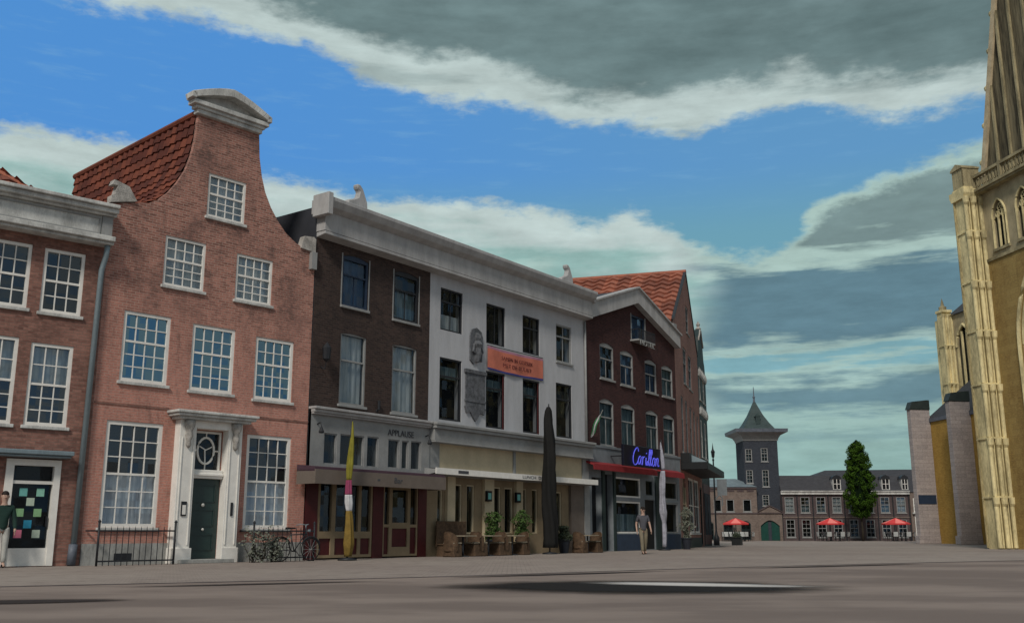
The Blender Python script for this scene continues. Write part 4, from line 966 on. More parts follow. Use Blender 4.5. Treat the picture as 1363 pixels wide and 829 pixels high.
# ------------------------------------------------------------------ hotel
def house_hotel():
    h = facade('hotel_building', 'maroon brick hotel with low grey pediment gable and red shop awning', 'hotel', *F5)
    W = 9.73
    up = [(1.33, 2.72, 7.97, 9.72, .14), (3.38, 4.78, 7.9, 9.64, .14), (6.06, 7.42, 7.85, 9.56, .14), (8.02, 9.4, 7.85, 9.52, .14)]
    lo = [(1.2, 2.62, 4.8, 7.02, .16), (3.36, 4.82, 4.8, 6.98, .16), (6.02, 7.42, 4.8, 6.94, .16), (8.04, 9.42, 4.8, 6.92, .16)]
    bd = [(4.65, 6.2, 10.3, 11.64)]
    wall_mb([(0, 10.7), (4.9, 12.5), (W, 10.7)], 3.9, up + lo + bd, depth=13).build('wall', ['brick_maroon', 'dark_room'], h)
    for i, a in enumerate(up): window(h, *a[:4], 2, 1, 'trim_shade', 'glass_dim', ['dark_room', 'curtain_blue', 'curtain_blue', 'curtain_teal'][i], rail=.62, fw=.08, arch=.14, cols_up=1)
    for a in lo: window(h, *a[:4], 2, 1, 'trim_shade', 'glass_dim', 'curtain_teal', rail=.66, fw=.08, arch=.14, cols_up=1)
    w = window(h, *bd[0], 2, 1, 'frame_blue', 'glass', 'curtain_blue', rail=None, sill=False)
    MB().box(4.6, 4.66, -.02, .02, 10.3, 11.68).box(6.19, 6.25, -.02, .02, 10.3, 11.68).build('window_trim', 'trim_shade', h)
    b = MB(); b.box(4.5, 6.35, -.5, 0, 10.22, 10.3)
    bo = b.build('balcony', 'trim_shade', h)
    g = MB()
    for x in [4.52 + i * .12 for i in range(16)]: g.box(x, x + .025, -.5, -.475, 10.3, 10.8)
    g.box(4.5, 6.35, -.5, -.47, 10.78, 10.82); g.box(4.5, 4.53, -.5, 0, 10.78, 10.82).box(6.32, 6.35, -.5, 0, 10.78, 10.82); g.build('balustrade', 'iron', bo)
    text_obj('hotel_sign', 'HOTEL', 'trim_shade', bo, (5.42, -.50, 10.12), .36, width=1.6, depth=.02)
    # raking cornice
    c = MB()
    T = .62
    c.prism([(-.25, 10.5), (4.9, 12.22), (4.9, 12.98), (.0, 11.32), (-.25, 11.25)], -.32, .25, 'y')
    c.prism([(W + .12, 10.62), (W + .12, 11.3), (4.9, 12.98), (4.9, 12.22)], -.32, .25, 'y')
    c.prism([(-.1, 11.3), (4.9, 12.98), (4.9, 13.06), (-.1, 11.38)], -.42, .25, 'y').prism([(W + .2, 11.3), (W + .2, 11.38), (4.9, 13.06), (4.9, 12.98)], -.42, .25, 'y')
    c.build('raking_cornice', 'trim_grey', h)
    for x in (.12, 9.3): MB().box(x, x + .42, -.2, .4, 11.3, 11.95).build('cornice_block', 'trim_shade', h)
    MB().quad((-.1, .2, 11.3), (4.9, .2, 12.98), (4.9, 13, 12.98), (-.1, 13, 11.3)).quad((W + .1, .2, 11.3), (W + .1, 13, 11.3), (4.9, 13, 12.98), (4.9, .2, 12.98)).box(-.1, W + .1, .25, 13, 10.68, 10.72).build('roof', 'slate', h)
    # band above the shop
    MB().box(0, W, -.1, .0, 3.9, 4.7).box(0, W, -.14, 0, 4.66, 4.76).build('shop_band', 'shop_grey', h)
    # red awning (rolled canvas with lettered valance)
    a = MB(); a.prism([(-.1, 4.0), (-.5, 3.86), (-.52, 3.6), (-.48, 3.6), (-.46, 3.8), (-.1, 3.9)], -.3, 6.1, 'x').prism([(-.1, 4.0), (-.5, 3.86), (-.52, 3.6), (-.48, 3.6), (-.46, 3.8), (-.1, 3.9)], 6.9, W - .4, 'x')
    a.build('awning', 'awning_red', h)
    # shopfront
    hs = [(.3, 1.2, 0.02, 3.3), (1.45, 2.3, 0.02, 3.5), (2.55, 5.2, 2.48, 3.42), (2.55, 5.15, .8, 2.3), (5.6, 6.7, .04, 2.42), (7.9, 9.45, 2.48, 3.42), (7.9, 9.45, .8, 2.34), (5.75, 6.5, 2.65, 3.35)]
    wall_mb([(0, 3.9), (W, 3.9)], 0, hs, y0=-.02, reveal=.3).build('shop_wall', ['shop_grey', 'dark_room'], h)
    for i in (2, 3, 5, 6): window(h, *hs[i], 1, 1, 'trim_white' if i in (2, 3) else 'trim_shade', 'glass_dim', None if i != 3 else 'curtain_teal', rail=None, fw=.08, sill=False, y=-.02, name='shop_window', back_z=(.9, 1.7))
    window(h, *hs[7], 1, 1, 'shop_green', 'glass_dim', rail=None, fw=.05, sill=False, y=-.02)
    for a, b in ((1.2, 1.45), (2.3, 2.5), (6.75, 7.6)): MB().box(a, b, -.09, -.02, 0, 3.6).build('pier', 'shop_green', h)
    for a, b in ((2.52, 5.25), (7.8, 9.5)): MB().box(a, b, -.1, -.02, 0, .76).build('stall_riser', 'shop_blue', h)
    d = MB().box(5.6, 6.7, .06, .12, .04, 2.4).build('door', 'black', h)
    MB().box(5.7, 5.74, .02, .06, .95, 1.2).build('door_handle', 'trim_shade', d)
    # hanging green and white flag at the left corner
house_hotel()
def cor_flag():
    o = facade('flag', 'small green and white flag on a pole between white house and hotel', 'flag', at(F5, .35, .0)[:2], F5[1])
    MB().tube([(0, 0, 5.1), (-.1, -.7, 6.3)], .02, 6).build('pole', 'trim_shade', o)
    mb = MB()
    for i in range(8):
        for j in range(3):
            def p(i, j):
                s = i / 8; return (-.1 + .08 * s + .05 * math.sin(s * 7 + j), -.68 + .45 * s + j * .12, 6.25 - s * .95 - j * .12)
            mb.quad(p(i, j), p(i + 1, j), p(i + 1, j + 1), p(i, j + 1), m=(0 if j == 0 else 1 if j == 1 else 0))
    mb.build('cloth', [plain('flag_green', (60, 120, 80), .8), 'cloth_white'], o)
cor_flag()

def spline(pts, n=6):
    out = []
    P = [Vector(p) for p in pts]
    for i in range(len(P) - 1):
        p0, p1, p2, p3 = P[max(i - 1, 0)], P[i], P[i + 1], P[min(i + 2, len(P) - 1)]
        for t in range(n):
            s = t / n; out.append(.5 * ((2 * p1) + (p2 - p0) * s + (2 * p0 - 5 * p1 + 4 * p2 - p3) * s * s + (3 * p1 - p0 - 3 * p2 + p3) * s ** 3))
    out.append(P[-1]); return out
def carillon():
    o = facade('neon_sign', 'dark sign board with blue neon script lettering above the hotel entrance', 'sign', *F5)
    MB().box(1.62, 5.6, -1.0, -.86, 3.86, 4.84).build('board', 'navy', o, bevel=.02)
    MB().box(2.0, 2.06, -.86, -.1, 4.3, 4.36).box(5.1, 5.16, -.86, -.1, 4.3, 4.36).build('bracket', 'iron', o)
    strokes = [
        [(.62, .82), (.5, 1.02), (.3, 1.0), (.08, .75), (0, .42), (.1, .12), (.32, .0), (.55, .1), (.68, .3)],
        [(1.0, .48), (.88, .56), (.74, .45), (.68, .25), (.74, .08), (.88, .1), (1.0, .35), (1.02, .52), (1.01, .2), (1.1, .05)], [(1.22, .56), (1.24, .3), (1.24, .04)], [(1.24, .36), (1.32, .5), (1.46, .55)], [(1.66, .5), (1.66, .2), (1.72, .05), (1.8, .12), (1.88, .3), (1.8, .2), (1.88, .06), (1.98, .14), (2.14, .7), (2.16, .96), (2.08, 1.02), (2.03, .8), (2.03, .25), (2.1, .06), (2.2, .12), (2.38, .7), (2.4, .96), (2.32, 1.02), (2.27, .8), (2.27, .25), (2.34, .06), (2.46, .12), (2.54, .3)],
        [(2.78, .5), (2.66, .54), (2.54, .35), (2.58, .1), (2.72, .04), (2.84, .2), (2.84, .42), (2.76, .54), (2.9, .46), (3.0, .52), (3.02, .3), (3.0, .05), (3.04, .35), (3.16, .55), (3.28, .5), (3.28, .22), (3.34, .06), (3.46, .12)],
        [(1.66, .74), (1.68, .79)]]
    L = MB(); w = 3.0 / 3.46; hh = .78
    for s in strokes:
        q = spline([(x + .22 * z, 0, z) for x, z in s], 5)
        L.tube([(2.42 + v.x * w * .93, -1.03, 3.94 + v.z * hh) for v in q], .024, 6)
    L.build('neon_tube', 'neon', o, smooth=True)
carillon()

# ------------------------------------------------------------------ corner house with orange roof, and its neighbour
def house_corner():
    h = facade('brick_house', 'pinkish brick corner house with bright orange tiled roof and black shop canopy', 'house', *F6)
    W = 11.0
    wins = [(3.6, 5.2, 9.25, 11.4), (6.0, 7.6, 9.25, 11.3), (2.0, 3.0, 5.2, 8.35), (3.9, 4.9, 5.2, 8.3), (5.9, 6.9, 5.2, 8.15), (7.7, 8.6, 5.2, 8.1), (9.5, 10.3, 5.2, 8.0), (5.6, 7.0, 12.6, 14.3)]
    sh = [(1.3, 3.0, .1, 3.9, .8), (3.9, 6.4, .8, 3.9), (6.5, 9.0, .8, 3.9), (9.5, 10.6, .05, 3.6)]
    wall_mb([(0, 12.25), (.6, 12.5), (6.32, 16.47), (10.6, 12.4), (W, 12.1)], 0, wins + sh, depth=None).build('wall', ['brick_pink', 'dark_room'], h)
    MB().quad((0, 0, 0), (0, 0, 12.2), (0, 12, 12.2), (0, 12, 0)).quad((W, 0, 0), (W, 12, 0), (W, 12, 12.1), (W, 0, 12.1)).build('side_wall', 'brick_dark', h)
    for a in wins[:7]: window(h, *a, 2, 2, 'trim_shade', 'glass_dim', 'curtain_teal', rail=.6, fw=.1)
    window(h, *wins[7], 2, 2, 'trim_shade', 'glass_dim', rail=.5, fw=.1)
    window(h, *sh[0][:4], 2, 1, 'cream', 'glass_dim', 'leaf_grey', rail=.6, fw=.12, sill=False, name='shop_window')
    for a in sh[1:3]: window(h, *a, 2, 1, 'trim_white', 'glass_dim', None, rail=.5, fw=.12, name='shop_window')
    window(h, *sh[3], 1, 1, 'shop_green', 'glass_dim', None, rail=.7, fw=.12, sill=False, name='door')
    MB().box(0, 9.1, -.06, -.001, 0, .55).build('plinth', 'shop_green', h)
    c = MB(); c.box(.9, 10.5, -1.45, 0, 4.15, 4.55)
    ca = c.build('canopy', 'black', h, bevel=.02)
    MB().box(1.0, 10.3, -.5, 0, 4.56, 5.05).build('canopy_box', 'black', ca)
    MB().prism([(-.52, 4.98), (-1.35, 4.6), (-1.35, 4.56), (-.52, 4.56)], 1.6, 10.3, 'x').build('canopy_glass', 'zinc', ca)
    # roof
    r = MB(); r.quad((-.1, .1, 12.15), (6.32, .1, 16.42), (6.32, 12, 16.42), (-.1, 12, 12.15)).quad((11.1, .1, 12.0), (11.1, 12, 12.0), (6.32, 12, 16.42), (6.32, .1, 16.42))
    ro = r.build('roof', 'slate', h)
    mb, tn = pantile_mb((-.25, .08, 12.1), (0, 1, 0), (6.57, 0, 4.35), 15, 11, .8, .715, amp=.13, lip=.12)
    build_tiles(mb, tn, 'roof_tiles', 'tile_orange', ro)
    mb, tn = pantile_mb((11.25, .08, 11.95), (0, 1, 0), (-4.9, 0, 4.5), 17, 10, .72, .66, amp=.1, lip=.12)
    build_tiles(mb, tn, 'roof_tiles', 'tile_orange', ro)
    MB().tube([(6.32, -.05, 16.5), (6.32, 12.1, 16.5)], .17, 8).build('ridge_tiles', 'tile_orange', ro)
    MB().prism([(0, 12.25), (6.32, 16.47), (6.32, 16.6), (0, 12.38)], -.05, .1, 'y').prism([(11.1, 12.0), (11.1, 12.12), (6.32, 16.6), (6.32, 16.47)], -.05, .1, 'y').build('verge', 'frame_dark', ro)
house_corner()
def house_end():
    h = facade('gabled_house', 'narrow dark green gabled house with white carved bands at the end of the row', 'house', at(F6, 11.05)[:2], F6[1])
    W = 4.6
    wins = [(.5, 1.5, 9.3, 10.9), (2.6, 3.7, 9.3, 10.9), (.5, 1.5, 5.6, 8.0), (2.6, 3.7, 5.6, 8.0)]
    prof = [(0, 11.2), (.2, 12.2), (.7, 12.5), (1.0, 13.5), (1.6, 13.8), (2.0, 14.2), (2.6, 14.2), (3.0, 13.7), (3.5, 13.3), (3.9, 12.3), (4.3, 12.0), (W, 11.2)]
    wall_mb(prof, 0, wins, slab=.4).build('wall', ['shop_green', 'dark_room'], h)
    MB().quad((0, .4, 0), (0, .4, 11.9), (0, 10, 11.9), (0, 10, 0)).quad((W, .4, 0), (W, 10, 0), (W, 10, 11.9), (W, .4, 11.9)).build('side_wall', 'brick_dark', h)
    MB().quad((0, .4, 11.2), (2.3, .4, 13.4), (2.3, 10, 13.4), (0, 10, 11.2)).quad((W, .4, 11.2), (W, 10, 11.2), (2.3, 10, 13.4), (2.3, .4, 13.4)).build('roof', 'slate', h)
    for a in wins: window(h, *a, 2, 2, 'trim_white', 'glass_dim', 'curtain_teal', rail=.55, fw=.1)
    for z in (11.0, 8.5):
        k = MB(); 
        for i in range(12): k.lathe([(.02, z - .2), (.07, z - .1), (.09, z + .1), (.05, z + .25), (.0, z + .45 * (i % 2))], .25 + i * .37, -.05, 8, wob=.2, seed=i)
        k.box(.05, W - .05, -.06, 0, z - .2, z - .1); k.build('carved_band', 'trim_weathered', h)
    MB().lathe([(.1, 14.15), (.2, 14.3), (.08, 14.45), (.14, 14.6), (0, 14.85)], 2.3, .1, 8).build('finial', 'stone_orn', h)
    MB().prism([(1.0, 13.45), (1.6, 13.8), (2.0, 14.2), (2.6, 14.2), (3.0, 13.7), (3.5, 13.3), (3.5, 13.15), (2.6, 14.0), (2.0, 14.0), (1.0, 13.3)], -.08, 0, 'y').build('gable_moulding', 'stone_orn', h)
    MB().box(.3, 4.3, -.03, 0, .1, 3.9).build('shopfront', 'door_red', h)
    for a in (.6, 2.5): MB().box(a, a + 1.5, -.06, -.03, .7, 3.3).build('shop_window', 'dim_room', h)
house_end()
def lamp_post():
    p = at(F6, 16.2, .25)
    o = thing('street_lamp', 'black street lamp with lantern at the far end of the row of houses', 'street lamp', p)
    MB().lathe([(.2, 0), (.2, .5), (.1, .7), (.06, 1.0), (.05, 5.6), (.08, 5.7), (.03, 5.8)], 0, 0, 10).build('post', 'iron', o, smooth=True)
    MB().lathe([(.03, 5.8), (.10, 5.9), (.13, 6.2), (.15, 6.24), (.06, 6.4), (.02, 6.7), (0, 6.9)], 0, 0, 8).build('lantern', 'iron', o)
    MB().tube(spline([(0, 0, 3.0), (.3, 0, 3.3), (.5, 0, 3.1), (.5, 0, 2.6)]), .04, 6).box(.2, .85, -.03, .03, 3.3, 4.4).build('hanging_sign', 'shop_grey', o)
lamp_post()

# ------------------------------------------------------------------ far side of the square
def long_building():
    h = thing('town_building', 'long grey two-storey building with slate roof and white dormers across the square', 'building', (27.72, 105, 0))
    W = 13.25; o = 27.72
    ups, los = [], []
    xs = [28.58, 30.2, 31.82, 33.46, 35.1, 36.78, 38.42, 40.08]
    for x in xs: ups.append((x - .48 - o, x + .48 - o, 2.8, 4.42)); los.append((x - .46 - o, x + .46 - o, .35, 2.15))
    wall_mb([(0, 4.7), (W, 4.7)], 0, ups + los, depth=6).build('wall', ['brick_grey', 'dark_room'], h)
    for i, a in enumerate(ups): window(h, *a, 2, 2, 'trim_shade', 'glass', 'curtain_pale' if i in (0, 3, 7) else 'curtain_teal', rail=.5, fw=.08, back_z=None if i in (0, 3, 7) else (a[2] + .1, a[2] + .8))
    for i, a in enumerate(los): window(h, *a, 2, 2, 'trim_shade', 'glass_dim', None, rail=.5, fw=.08)
    MB().box(0, W, -.22, 0, 4.66, 4.95).box(0, W, -.32, 0, 4.95, 5.04).build('cornice', 'trim_weathered', h)
    MB().box(0, W, -.06, 0, 2.3, 2.42).build('string_course', 'brick_tan', h)
    for x in (0, 1.6, 3.2, 4.8, 6.45, 8.15, 9.85, 11.45, 13.1): MB().box(x, x + .1, -.08, 0, 0, 4.6).build('downpipe', 'frame_dark', h)
    r = MB(); r.quad((0, -.2, 5.04), (W, -.2, 5.04), (W, 1.0, 6.64), (0, 1.0, 6.64)).quad((0, 1.0, 6.64), (W, 1.0, 6.64), (W, 6, 6.7), (0, 6, 6.7)).quad((0, -.2, 5.04), (0, 1, 6.64), (0, 6, 6.7), (0, 6, 4.7)).quad((W, -.2, 5.04), (W, 6, 4.7), (W, 6, 6.7), (W, 1, 6.64))
    r.build('roof', 'slate', h)
    for x in (33.56, 38.6, 41.0 + .0):
        a = x - .42 - o; b = x + .42 - o
        if x > 40.9: a -= .35; b = W - .05
        d = MB(); d.box(a, b, -.12, 1.0, 5.12, 6.25, m=0); d.prism([(a - .08, 6.25), (b + .08, 6.25), (b - .05, 6.5), ((a + b) / 2, 6.66), (a + .05, 6.5)], -.2, 1.1, 'y', m=1)
        dm = d.build('dormer', ['trim_weathered', 'frame_dark'], h)
        q = MB(); q.quad((a + .1, -.125, 5.2), (b - .1, -.125, 5.2), (b - .1, -.125, 6.2), (a + .1, -.125, 6.2)).build('pane', 'dark_room', dm)
        MB().box((a + b) / 2 - .03, (a + b) / 2 + .03, -.15, -.127, 5.2, 6.2).box(a + .1, b - .1, -.148, -.128, 5.7, 5.75).build('glazing_bar', 'trim_white', dm)
long_building()
def right_house():
    h = thing('town_house', 'narrow brown house with white door case at the right end of the far row', 'house', (41.0, 104.9, 0))
    hs = [(.3, 1.0, 2.9, 4.3), (.35, .95, .1, 2.6), (2.2, 3.4, .8, 2.4), (2.2, 3.4, 2.9, 4.4), (5.2, 6.4, .8, 2.4), (5.2, 6.4, 2.9, 4.4)]
    wall_mb([(0, 4.9), (8, 4.9)], 0, hs, depth=6).build('wall', ['brick_tan', 'dark_room'], h)
    for i, a in enumerate(hs): window(h, *a, 1 if i < 2 else 2, 2, 'trim_white', 'glass_dim', None, rail=.5, fw=.1, name='door' if i == 1 else 'window')
    MB().box(.1, 1.2, -.25, 0, 2.7, 2.82).build('door_canopy', 'trim_weathered', h)
    MB().quad((0, -.1, 4.9), (8, -.1, 4.9), (8, 2, 6.7), (0, 2, 6.7)).quad((0, 2, 6.7), (8, 2, 6.7), (8, 6, 4.9), (0, 6, 4.9)).quad((0, -.1, 4.9), (0, 2, 6.7), (0, 6, 4.9)).quad((8, -.1, 4.9), (8, 6, 4.9), (8, 2, 6.7)).build('roof', 'slate', h)
right_house()
def back_building():
    h = thing('roofed_building', 'wide slate-roofed building rising behind the long grey building', 'building', (0, 122, 0))
    k = 122 / 105
    def X(x): return x * k
    def Z(z): return .85 + (z - .85) * k
    MB().box(X(29.6), X(52), 0, 14, 0, Z(5.6)).build('wall', 'brick_grey', h)
    r = MB(); r.quad((X(29.4), -.2, Z(5.6)), (X(52), -.2, Z(5.6)), (X(52), 4, Z(7.42)), (X(41.7), 4, Z(7.42)), (X(33.5), 4, Z(7.32)))
    r.quad((X(33.5), 4, Z(7.32)), (X(41.7), 4, Z(7.42)), (X(52), 4, Z(7.42)), (X(52), 14.2, Z(5.6)), (X(29.4), 14.2, Z(5.6))); r.quad((X(29.4), -.2, Z(5.6)), (X(33.5), 4, Z(7.32)), (X(29.4), 14.2, Z(5.6)))
    r.build('roof', 'slate', h)
    MB().box(X(36), X(36) + .9, 3.6, 4.6, Z(7.1), Z(7.75)).build('chimney', 'brick_grey', h)
back_building()
def tower():
    h = thing('gate_tower', 'square slate-blue tower with pointed roof above a green arched gate', 'tower', (24.2, 105.3, 0))
    o = 24.2
    wn = [(.0 + .05, .85, 8.05, 9.35), (1.68, 2.5, 8.05, 9.45), (.0 + .05, .85, 5.8, 7.18), (1.7, 2.5, 5.45, 7.2), (1.6, 2.4, 3.5, 4.65)]
    wall_mb([(0, 10.3), (3.55, 10.3)], 0, [(a + .1, b, c, d) for a, b, c, d in wn], depth=3.6, reveal=.2).build('wall', ['slate_brick', 'dark_room'], h)
    for a, b, c, d in wn: window(h, a + .1, b, c, d, 2, 2, 'trim_shade', 'glass_dim', 'curtain_teal', rail=.6, fw=.08)
    c = MB()
    def ring(s, z): return [(-s, -s, z), (3.55 + s, -s, z), (3.55 + s, 3.55 + s, z), (-s, 3.55 + s, z)]
    def frus(mb, s0, z0, s1, z1, m=0):
        A, B = ring(s0, z0), ring(s1, z1)
        for i in range(4): mb.quad(A[i], A[(i + 1) % 4], B[(i + 1) % 4], B[i], m=m)
        mb.quad(*B, m=m); mb.quad(*reversed(A), m=m)
    frus(c, .05, 10.2, .12, 10.45); frus(c, .3, 10.75, .9, 11.05)
    frus(c, .12, 10.45, .3, 10.75); c.build('cornice', 'trim_shade', h)
    e = MB(); frus(e, .92, 11.05, .96, 11.4); e.build('eaves', 'lead', h)
    r = MB(); prof = [(1.68, 11.45), (1.2, 12.15), (.72, 13.0), (.34, 13.9), (.1, 14.5)]
    cx = 1.78
    for (a, z0), (b, z1) in zip(prof, prof[1:]):
        A = [(cx - a, cx - a, z0), (cx + a, cx - a, z0), (cx + a, cx + a, z0), (cx - a, cx + a, z0)]; B = [(cx - b, cx - b, z1), (cx + b, cx - b, z1), (cx + b, cx + b, z1), (cx - b, cx + b, z1)]
        for i in range(4): r.quad(A[i], A[(i + 1) % 4], B[(i + 1) % 4], B[i])
    ro = r.build('roof', 'slate_green', h)
    MB().box(cx - .22, cx + .22, cx - 1.35, cx - .6, 12.0, 12.8).prism([(cx - .3, 12.8), (cx + .3, 12.8), (cx, 13.15)], cx - 1.4, cx - .5, 'y').build('louvre_dormer', 'slate_green', ro)
    MB().lathe([(.12, 14.4), (.1, 14.9), (.16, 15.0), (.06, 15.15), (.04, 16.0), (0, 16.2)], cx, cx, 8).build('finial', 'lead', h)
    # gatehouse
    g = wall_mb([(0.98, 2.84), (2.25, 3.45), (3.5, 2.84)], 0, [(1.25, 3.2, .02, 2.05, .55)], y0=-.5, slab=.48, reveal=.3)
    g.build('gate_house', ['brick_tan', 'dark_room'], h)
    MB().prism([(.9, 2.84), (2.25, 3.48), (3.58, 2.84), (3.58, 2.92), (2.25, 3.58), (.9, 2.92)], -.6, -.02, 'y').box(.9, 3.58, -.62, -.5, 2.74, 2.84).build('gate_pediment', 'brick_grey', h)
    d = MB().box(1.25, 2.05, -.36, -.28, .02, 2.04).box(2.4, 3.2, -.36, -.28, .02, 2.04).build('gate', 'gate_green', h)
    MB().box(2.06, 2.39, -.34, -.28, .02, 2.04).build('gate_opening', 'slate_brick', h)
tower()
def small_building():
    h = thing('town_house', 'low tan stone house with grey hipped roof left of the tower', 'house', (18.0, 104.6, 0))
    o = 18.0
    hs = [(22.0 - o, 22.8 - o, 2.9, 4.15), (23.7 - o, 24.55 - o, 2.9, 4.15), (20.7 - o, 21.5 - o, 2.9, 4.15), (19.2 - o, 20.0 - o, 2.9, 4.15), (21.6 - o, 22.6 - o, .1, 2.0, .3), (23.4 - o, 24.4 - o, .1, 2.0, .3), (19.6 - o, 20.6 - o, .1, 2.0, .3)]
    wall_mb([(0, 5.38), (7.15, 5.38)], 0, hs, depth=5).build('wall', ['brick_tan', 'dark_room'], h)
    for a in hs[:4]: window(h, *a[:4], 1, 1, 'trim_shade', 'glass_dim', None, rail=None, fw=.08)
    for a in hs[4:]: window(h, *a[:4], 2, 1, 'shop_green', 'glass_dim', None, rail=.6, fw=.08, sill=False, name='door', arch=.2)
    c = MB().box(0, 7.15, -.1, 0, 5.2, 5.4).box(0, 7.15, -.06, 0, 2.68, 2.82)
    for i in range(7): c.box(.15 + i, .85 + i, -.05, 0, 4.95, 5.14)
    c.build('cornice', 'brick_grey', h)
    MB().quad((-.1, -.15, 5.4), (7.25, -.15, 5.4), (5.6, 2.4, 6.35), (-.1, 2.4, 6.35)).quad((7.25, -.15, 5.4), (7.25, 5, 5.4), (5.6, 2.4, 6.35)).quad((7.25, 5, 5.4), (-.1, 5, 5.4), (-.1, 2.4, 6.35), (5.6, 2.4, 6.35)).build('roof', 'zinc', h)
small_building()

# ------------------------------------------------------------------ tree
def tree():
    base = (34.75, 101.6, 0)
    o = thing('tree', 'dense egg-shaped green tree in front of the long grey building', 'tree', base)
    rnd = random.Random(3)
    t = MB(); t.tube([(0, 0, 0), (.03, 0, 1.0), (-.02, .02, 2.4), (0, 0, 5), (.02, 0, 8)], [.13, .11, .1, .08, .03], 10)
    tk = t.build('trunk', 'bark', o, smooth=True)
    lm = MB()
    for i in range(22):
        z = 2.3 + i * .3; a = i * 2.4; L = 1.1 if z < 7 else .6
        lm.tube([(0, 0, z), (math.cos(a) * L * .5, math.sin(a) * L * .5, z + .5), (math.cos(a) * L, math.sin(a) * L, z + 1.1)], [.06, .04, .015], 6)
    lm.build('limb', 'bark', tk)
    prof = [(2.25, .3), (2.6, .95), (3.2, 1.45), (4.2, 1.78), (5.2, 1.82), (6.2, 1.7), (7.2, 1.48), (8.2, 1.25), (9.0, 1.0), (9.6, .65), (9.95, .15)]
    def rad(z):
        for (a, ra), (b, rb) in zip(prof, prof[1:]):
            if a <= z <= b: return ra + (rb - ra) * (z - a) / (b - a)
        return 0
    cl = []
    for i in range(340):
        z = rnd.uniform(2.45, 9.6); r = max(.05, rad(z) - .25) * rnd.uniform(.45, 1.0); a = rnd.uniform(0, 6.283)
        cl.append((r * math.cos(a), r * math.sin(a), z, rnd.uniform(.2, .36), rnd.random()))
    mb = MB(); tint = []
    for (x, y, z, s, tv) in cl:
        for k in range(95):
            d = Vector((rnd.gauss(0, 1), rnd.gauss(0, 1), rnd.gauss(0, 1))).normalized() * s * rnd.uniform(.55, 1.0)
            c = Vector((x, y, z)) + d; u = (d.normalized() + Vector((rnd.gauss(0, .7), rnd.gauss(0, .7), rnd.gauss(0, .7)))).normalized(); v = u.orthogonal().normalized(); w = u.cross(v)
            q = rnd.uniform(.04, .085)
            mb.quad(c - v * q, c + w * q * .7, c + v * q, c - w * q * .7); tint.append(min(1, max(0, tv * .6 + rnd.uniform(0, .4))))
    cr = mb.build('crown', 'tree_leaf', o)
    atb = cr.data.attributes.new('leaf_tint', 'FLOAT', 'FACE'); atb.data.foreach_set('value', tint)
    core = MB(); core.lathe([(r * .5, z) for z, r in prof], 0, 0, 12, wob=.15); core.build('inner_dark_core', 'tree_leaf', cr)  # solid dark core added to stand for the shaded inside of the crown
tree()

# ------------------------------------------------------------------ terraces on the square
def copy_tree(o, parent=None):
    c = o.copy(); scene.collection.objects.link(c); c.parent = parent
    for ch in list(o.children): copy_tree(ch, c)
    return c
def make_chair():
    o = thing('terrace_chair', '-', 'chair')
    MB().box(-.22, .22, -.22, .22, .42, .46).build('seat', 'black', o)
    MB().prism([(.2, .46), (.24, .46), (.30, .9), (.26, .9)], -.21, .21, 'x').build('backrest', 'chair_white', o)
    for x in (-.2, .2):
        for y in (-.2, .2): MB().tube([(x, y, 0), (x * .95, y * .95, .43)], .022, 6).build('leg', 'black', o)
    MB().tube([(-.24, .26, .9), (-.25, 0, .68), (-.24, -.2, .66), (-.22, -.2, .44)], .02, 6).tube([(.24, .26, .9), (.25, 0, .68), (.24, -.2, .66), (.22, -.2, .44)], .02, 6).build('armrest', 'black', o)
    return o
def make_table():
    o = thing('terrace_table', '-', 'table')
    MB().lathe([(.38, .70), (.40, .715), (.38, .73)], 0, 0, 20).build('tabletop', 'black', o, smooth=False)
    MB().lathe([(.22, 0), (.2, .03), (.035, .06), (.03, .70)], 0, 0, 10).build('pedestal', 'black', o)
    return o
def make_parasol():
    o = thing('parasol', '-', 'parasol')
    MB().lathe([(.3, 0), (.3, .06), (.05, .1), (.035, .12), (.03, 2.25), (.05, 2.27), (0, 2.33)], 0, 0, 10).build('pole', 'black', o, smooth=True)
    R_, n = 1.35, 8
    for s in range(1):
        mb = MB()
        for i in range(n):
            a, b = 2 * math.pi * i / n + .2, 2 * math.pi * (i + 1) / n + .2
            P = lambda r, an, z: (r * math.cos(an), r * math.sin(an), z)
            m = i % 2
            mb.quad(P(0.01, a, 2.24), P(R_, a, 1.72), P(R_, b, 1.72), P(0.01, b, 2.24), m=m)
            mb.quad(P(R_, a, 1.72), P(R_, b, 1.72), P(R_ * .99, b, 1.58), P(R_ * .99, a, 1.58), m=0)
        mb.build('canopy', ['parasol_red', 'parasol_pink'], o)
    rb = MB()
    for i in range(n):
        a = 2 * math.pi * i / n + .2; rb.tube([(0, 0, 2.2), (R_ * math.cos(a), R_ * math.sin(a), 1.70)], .012, 4)
    rb.build('rib', 'black', o)
    return o
ch0, tb0, pr0 = make_chair(), make_table(), make_parasol()
used = set()
def put(proto, x, y, rz, label, group, key):
    o = proto if key not in used else copy_tree(proto)
    used.add(key); o.location = (x, y, 0); o.rotation_euler = (0, 0, rz); o['label'] = label; o['group'] = group
    return o
sets = [((22.2, 101.6), 'by the low tan house'), ((31.45, 101.2), 'left of the tree'), ((37.95, 101.2), 'right of the tree')]
sidew = {0: 'beside the low tan house', 1: 'left of the egg-shaped tree', 2: 'right of the egg-shaped tree'}
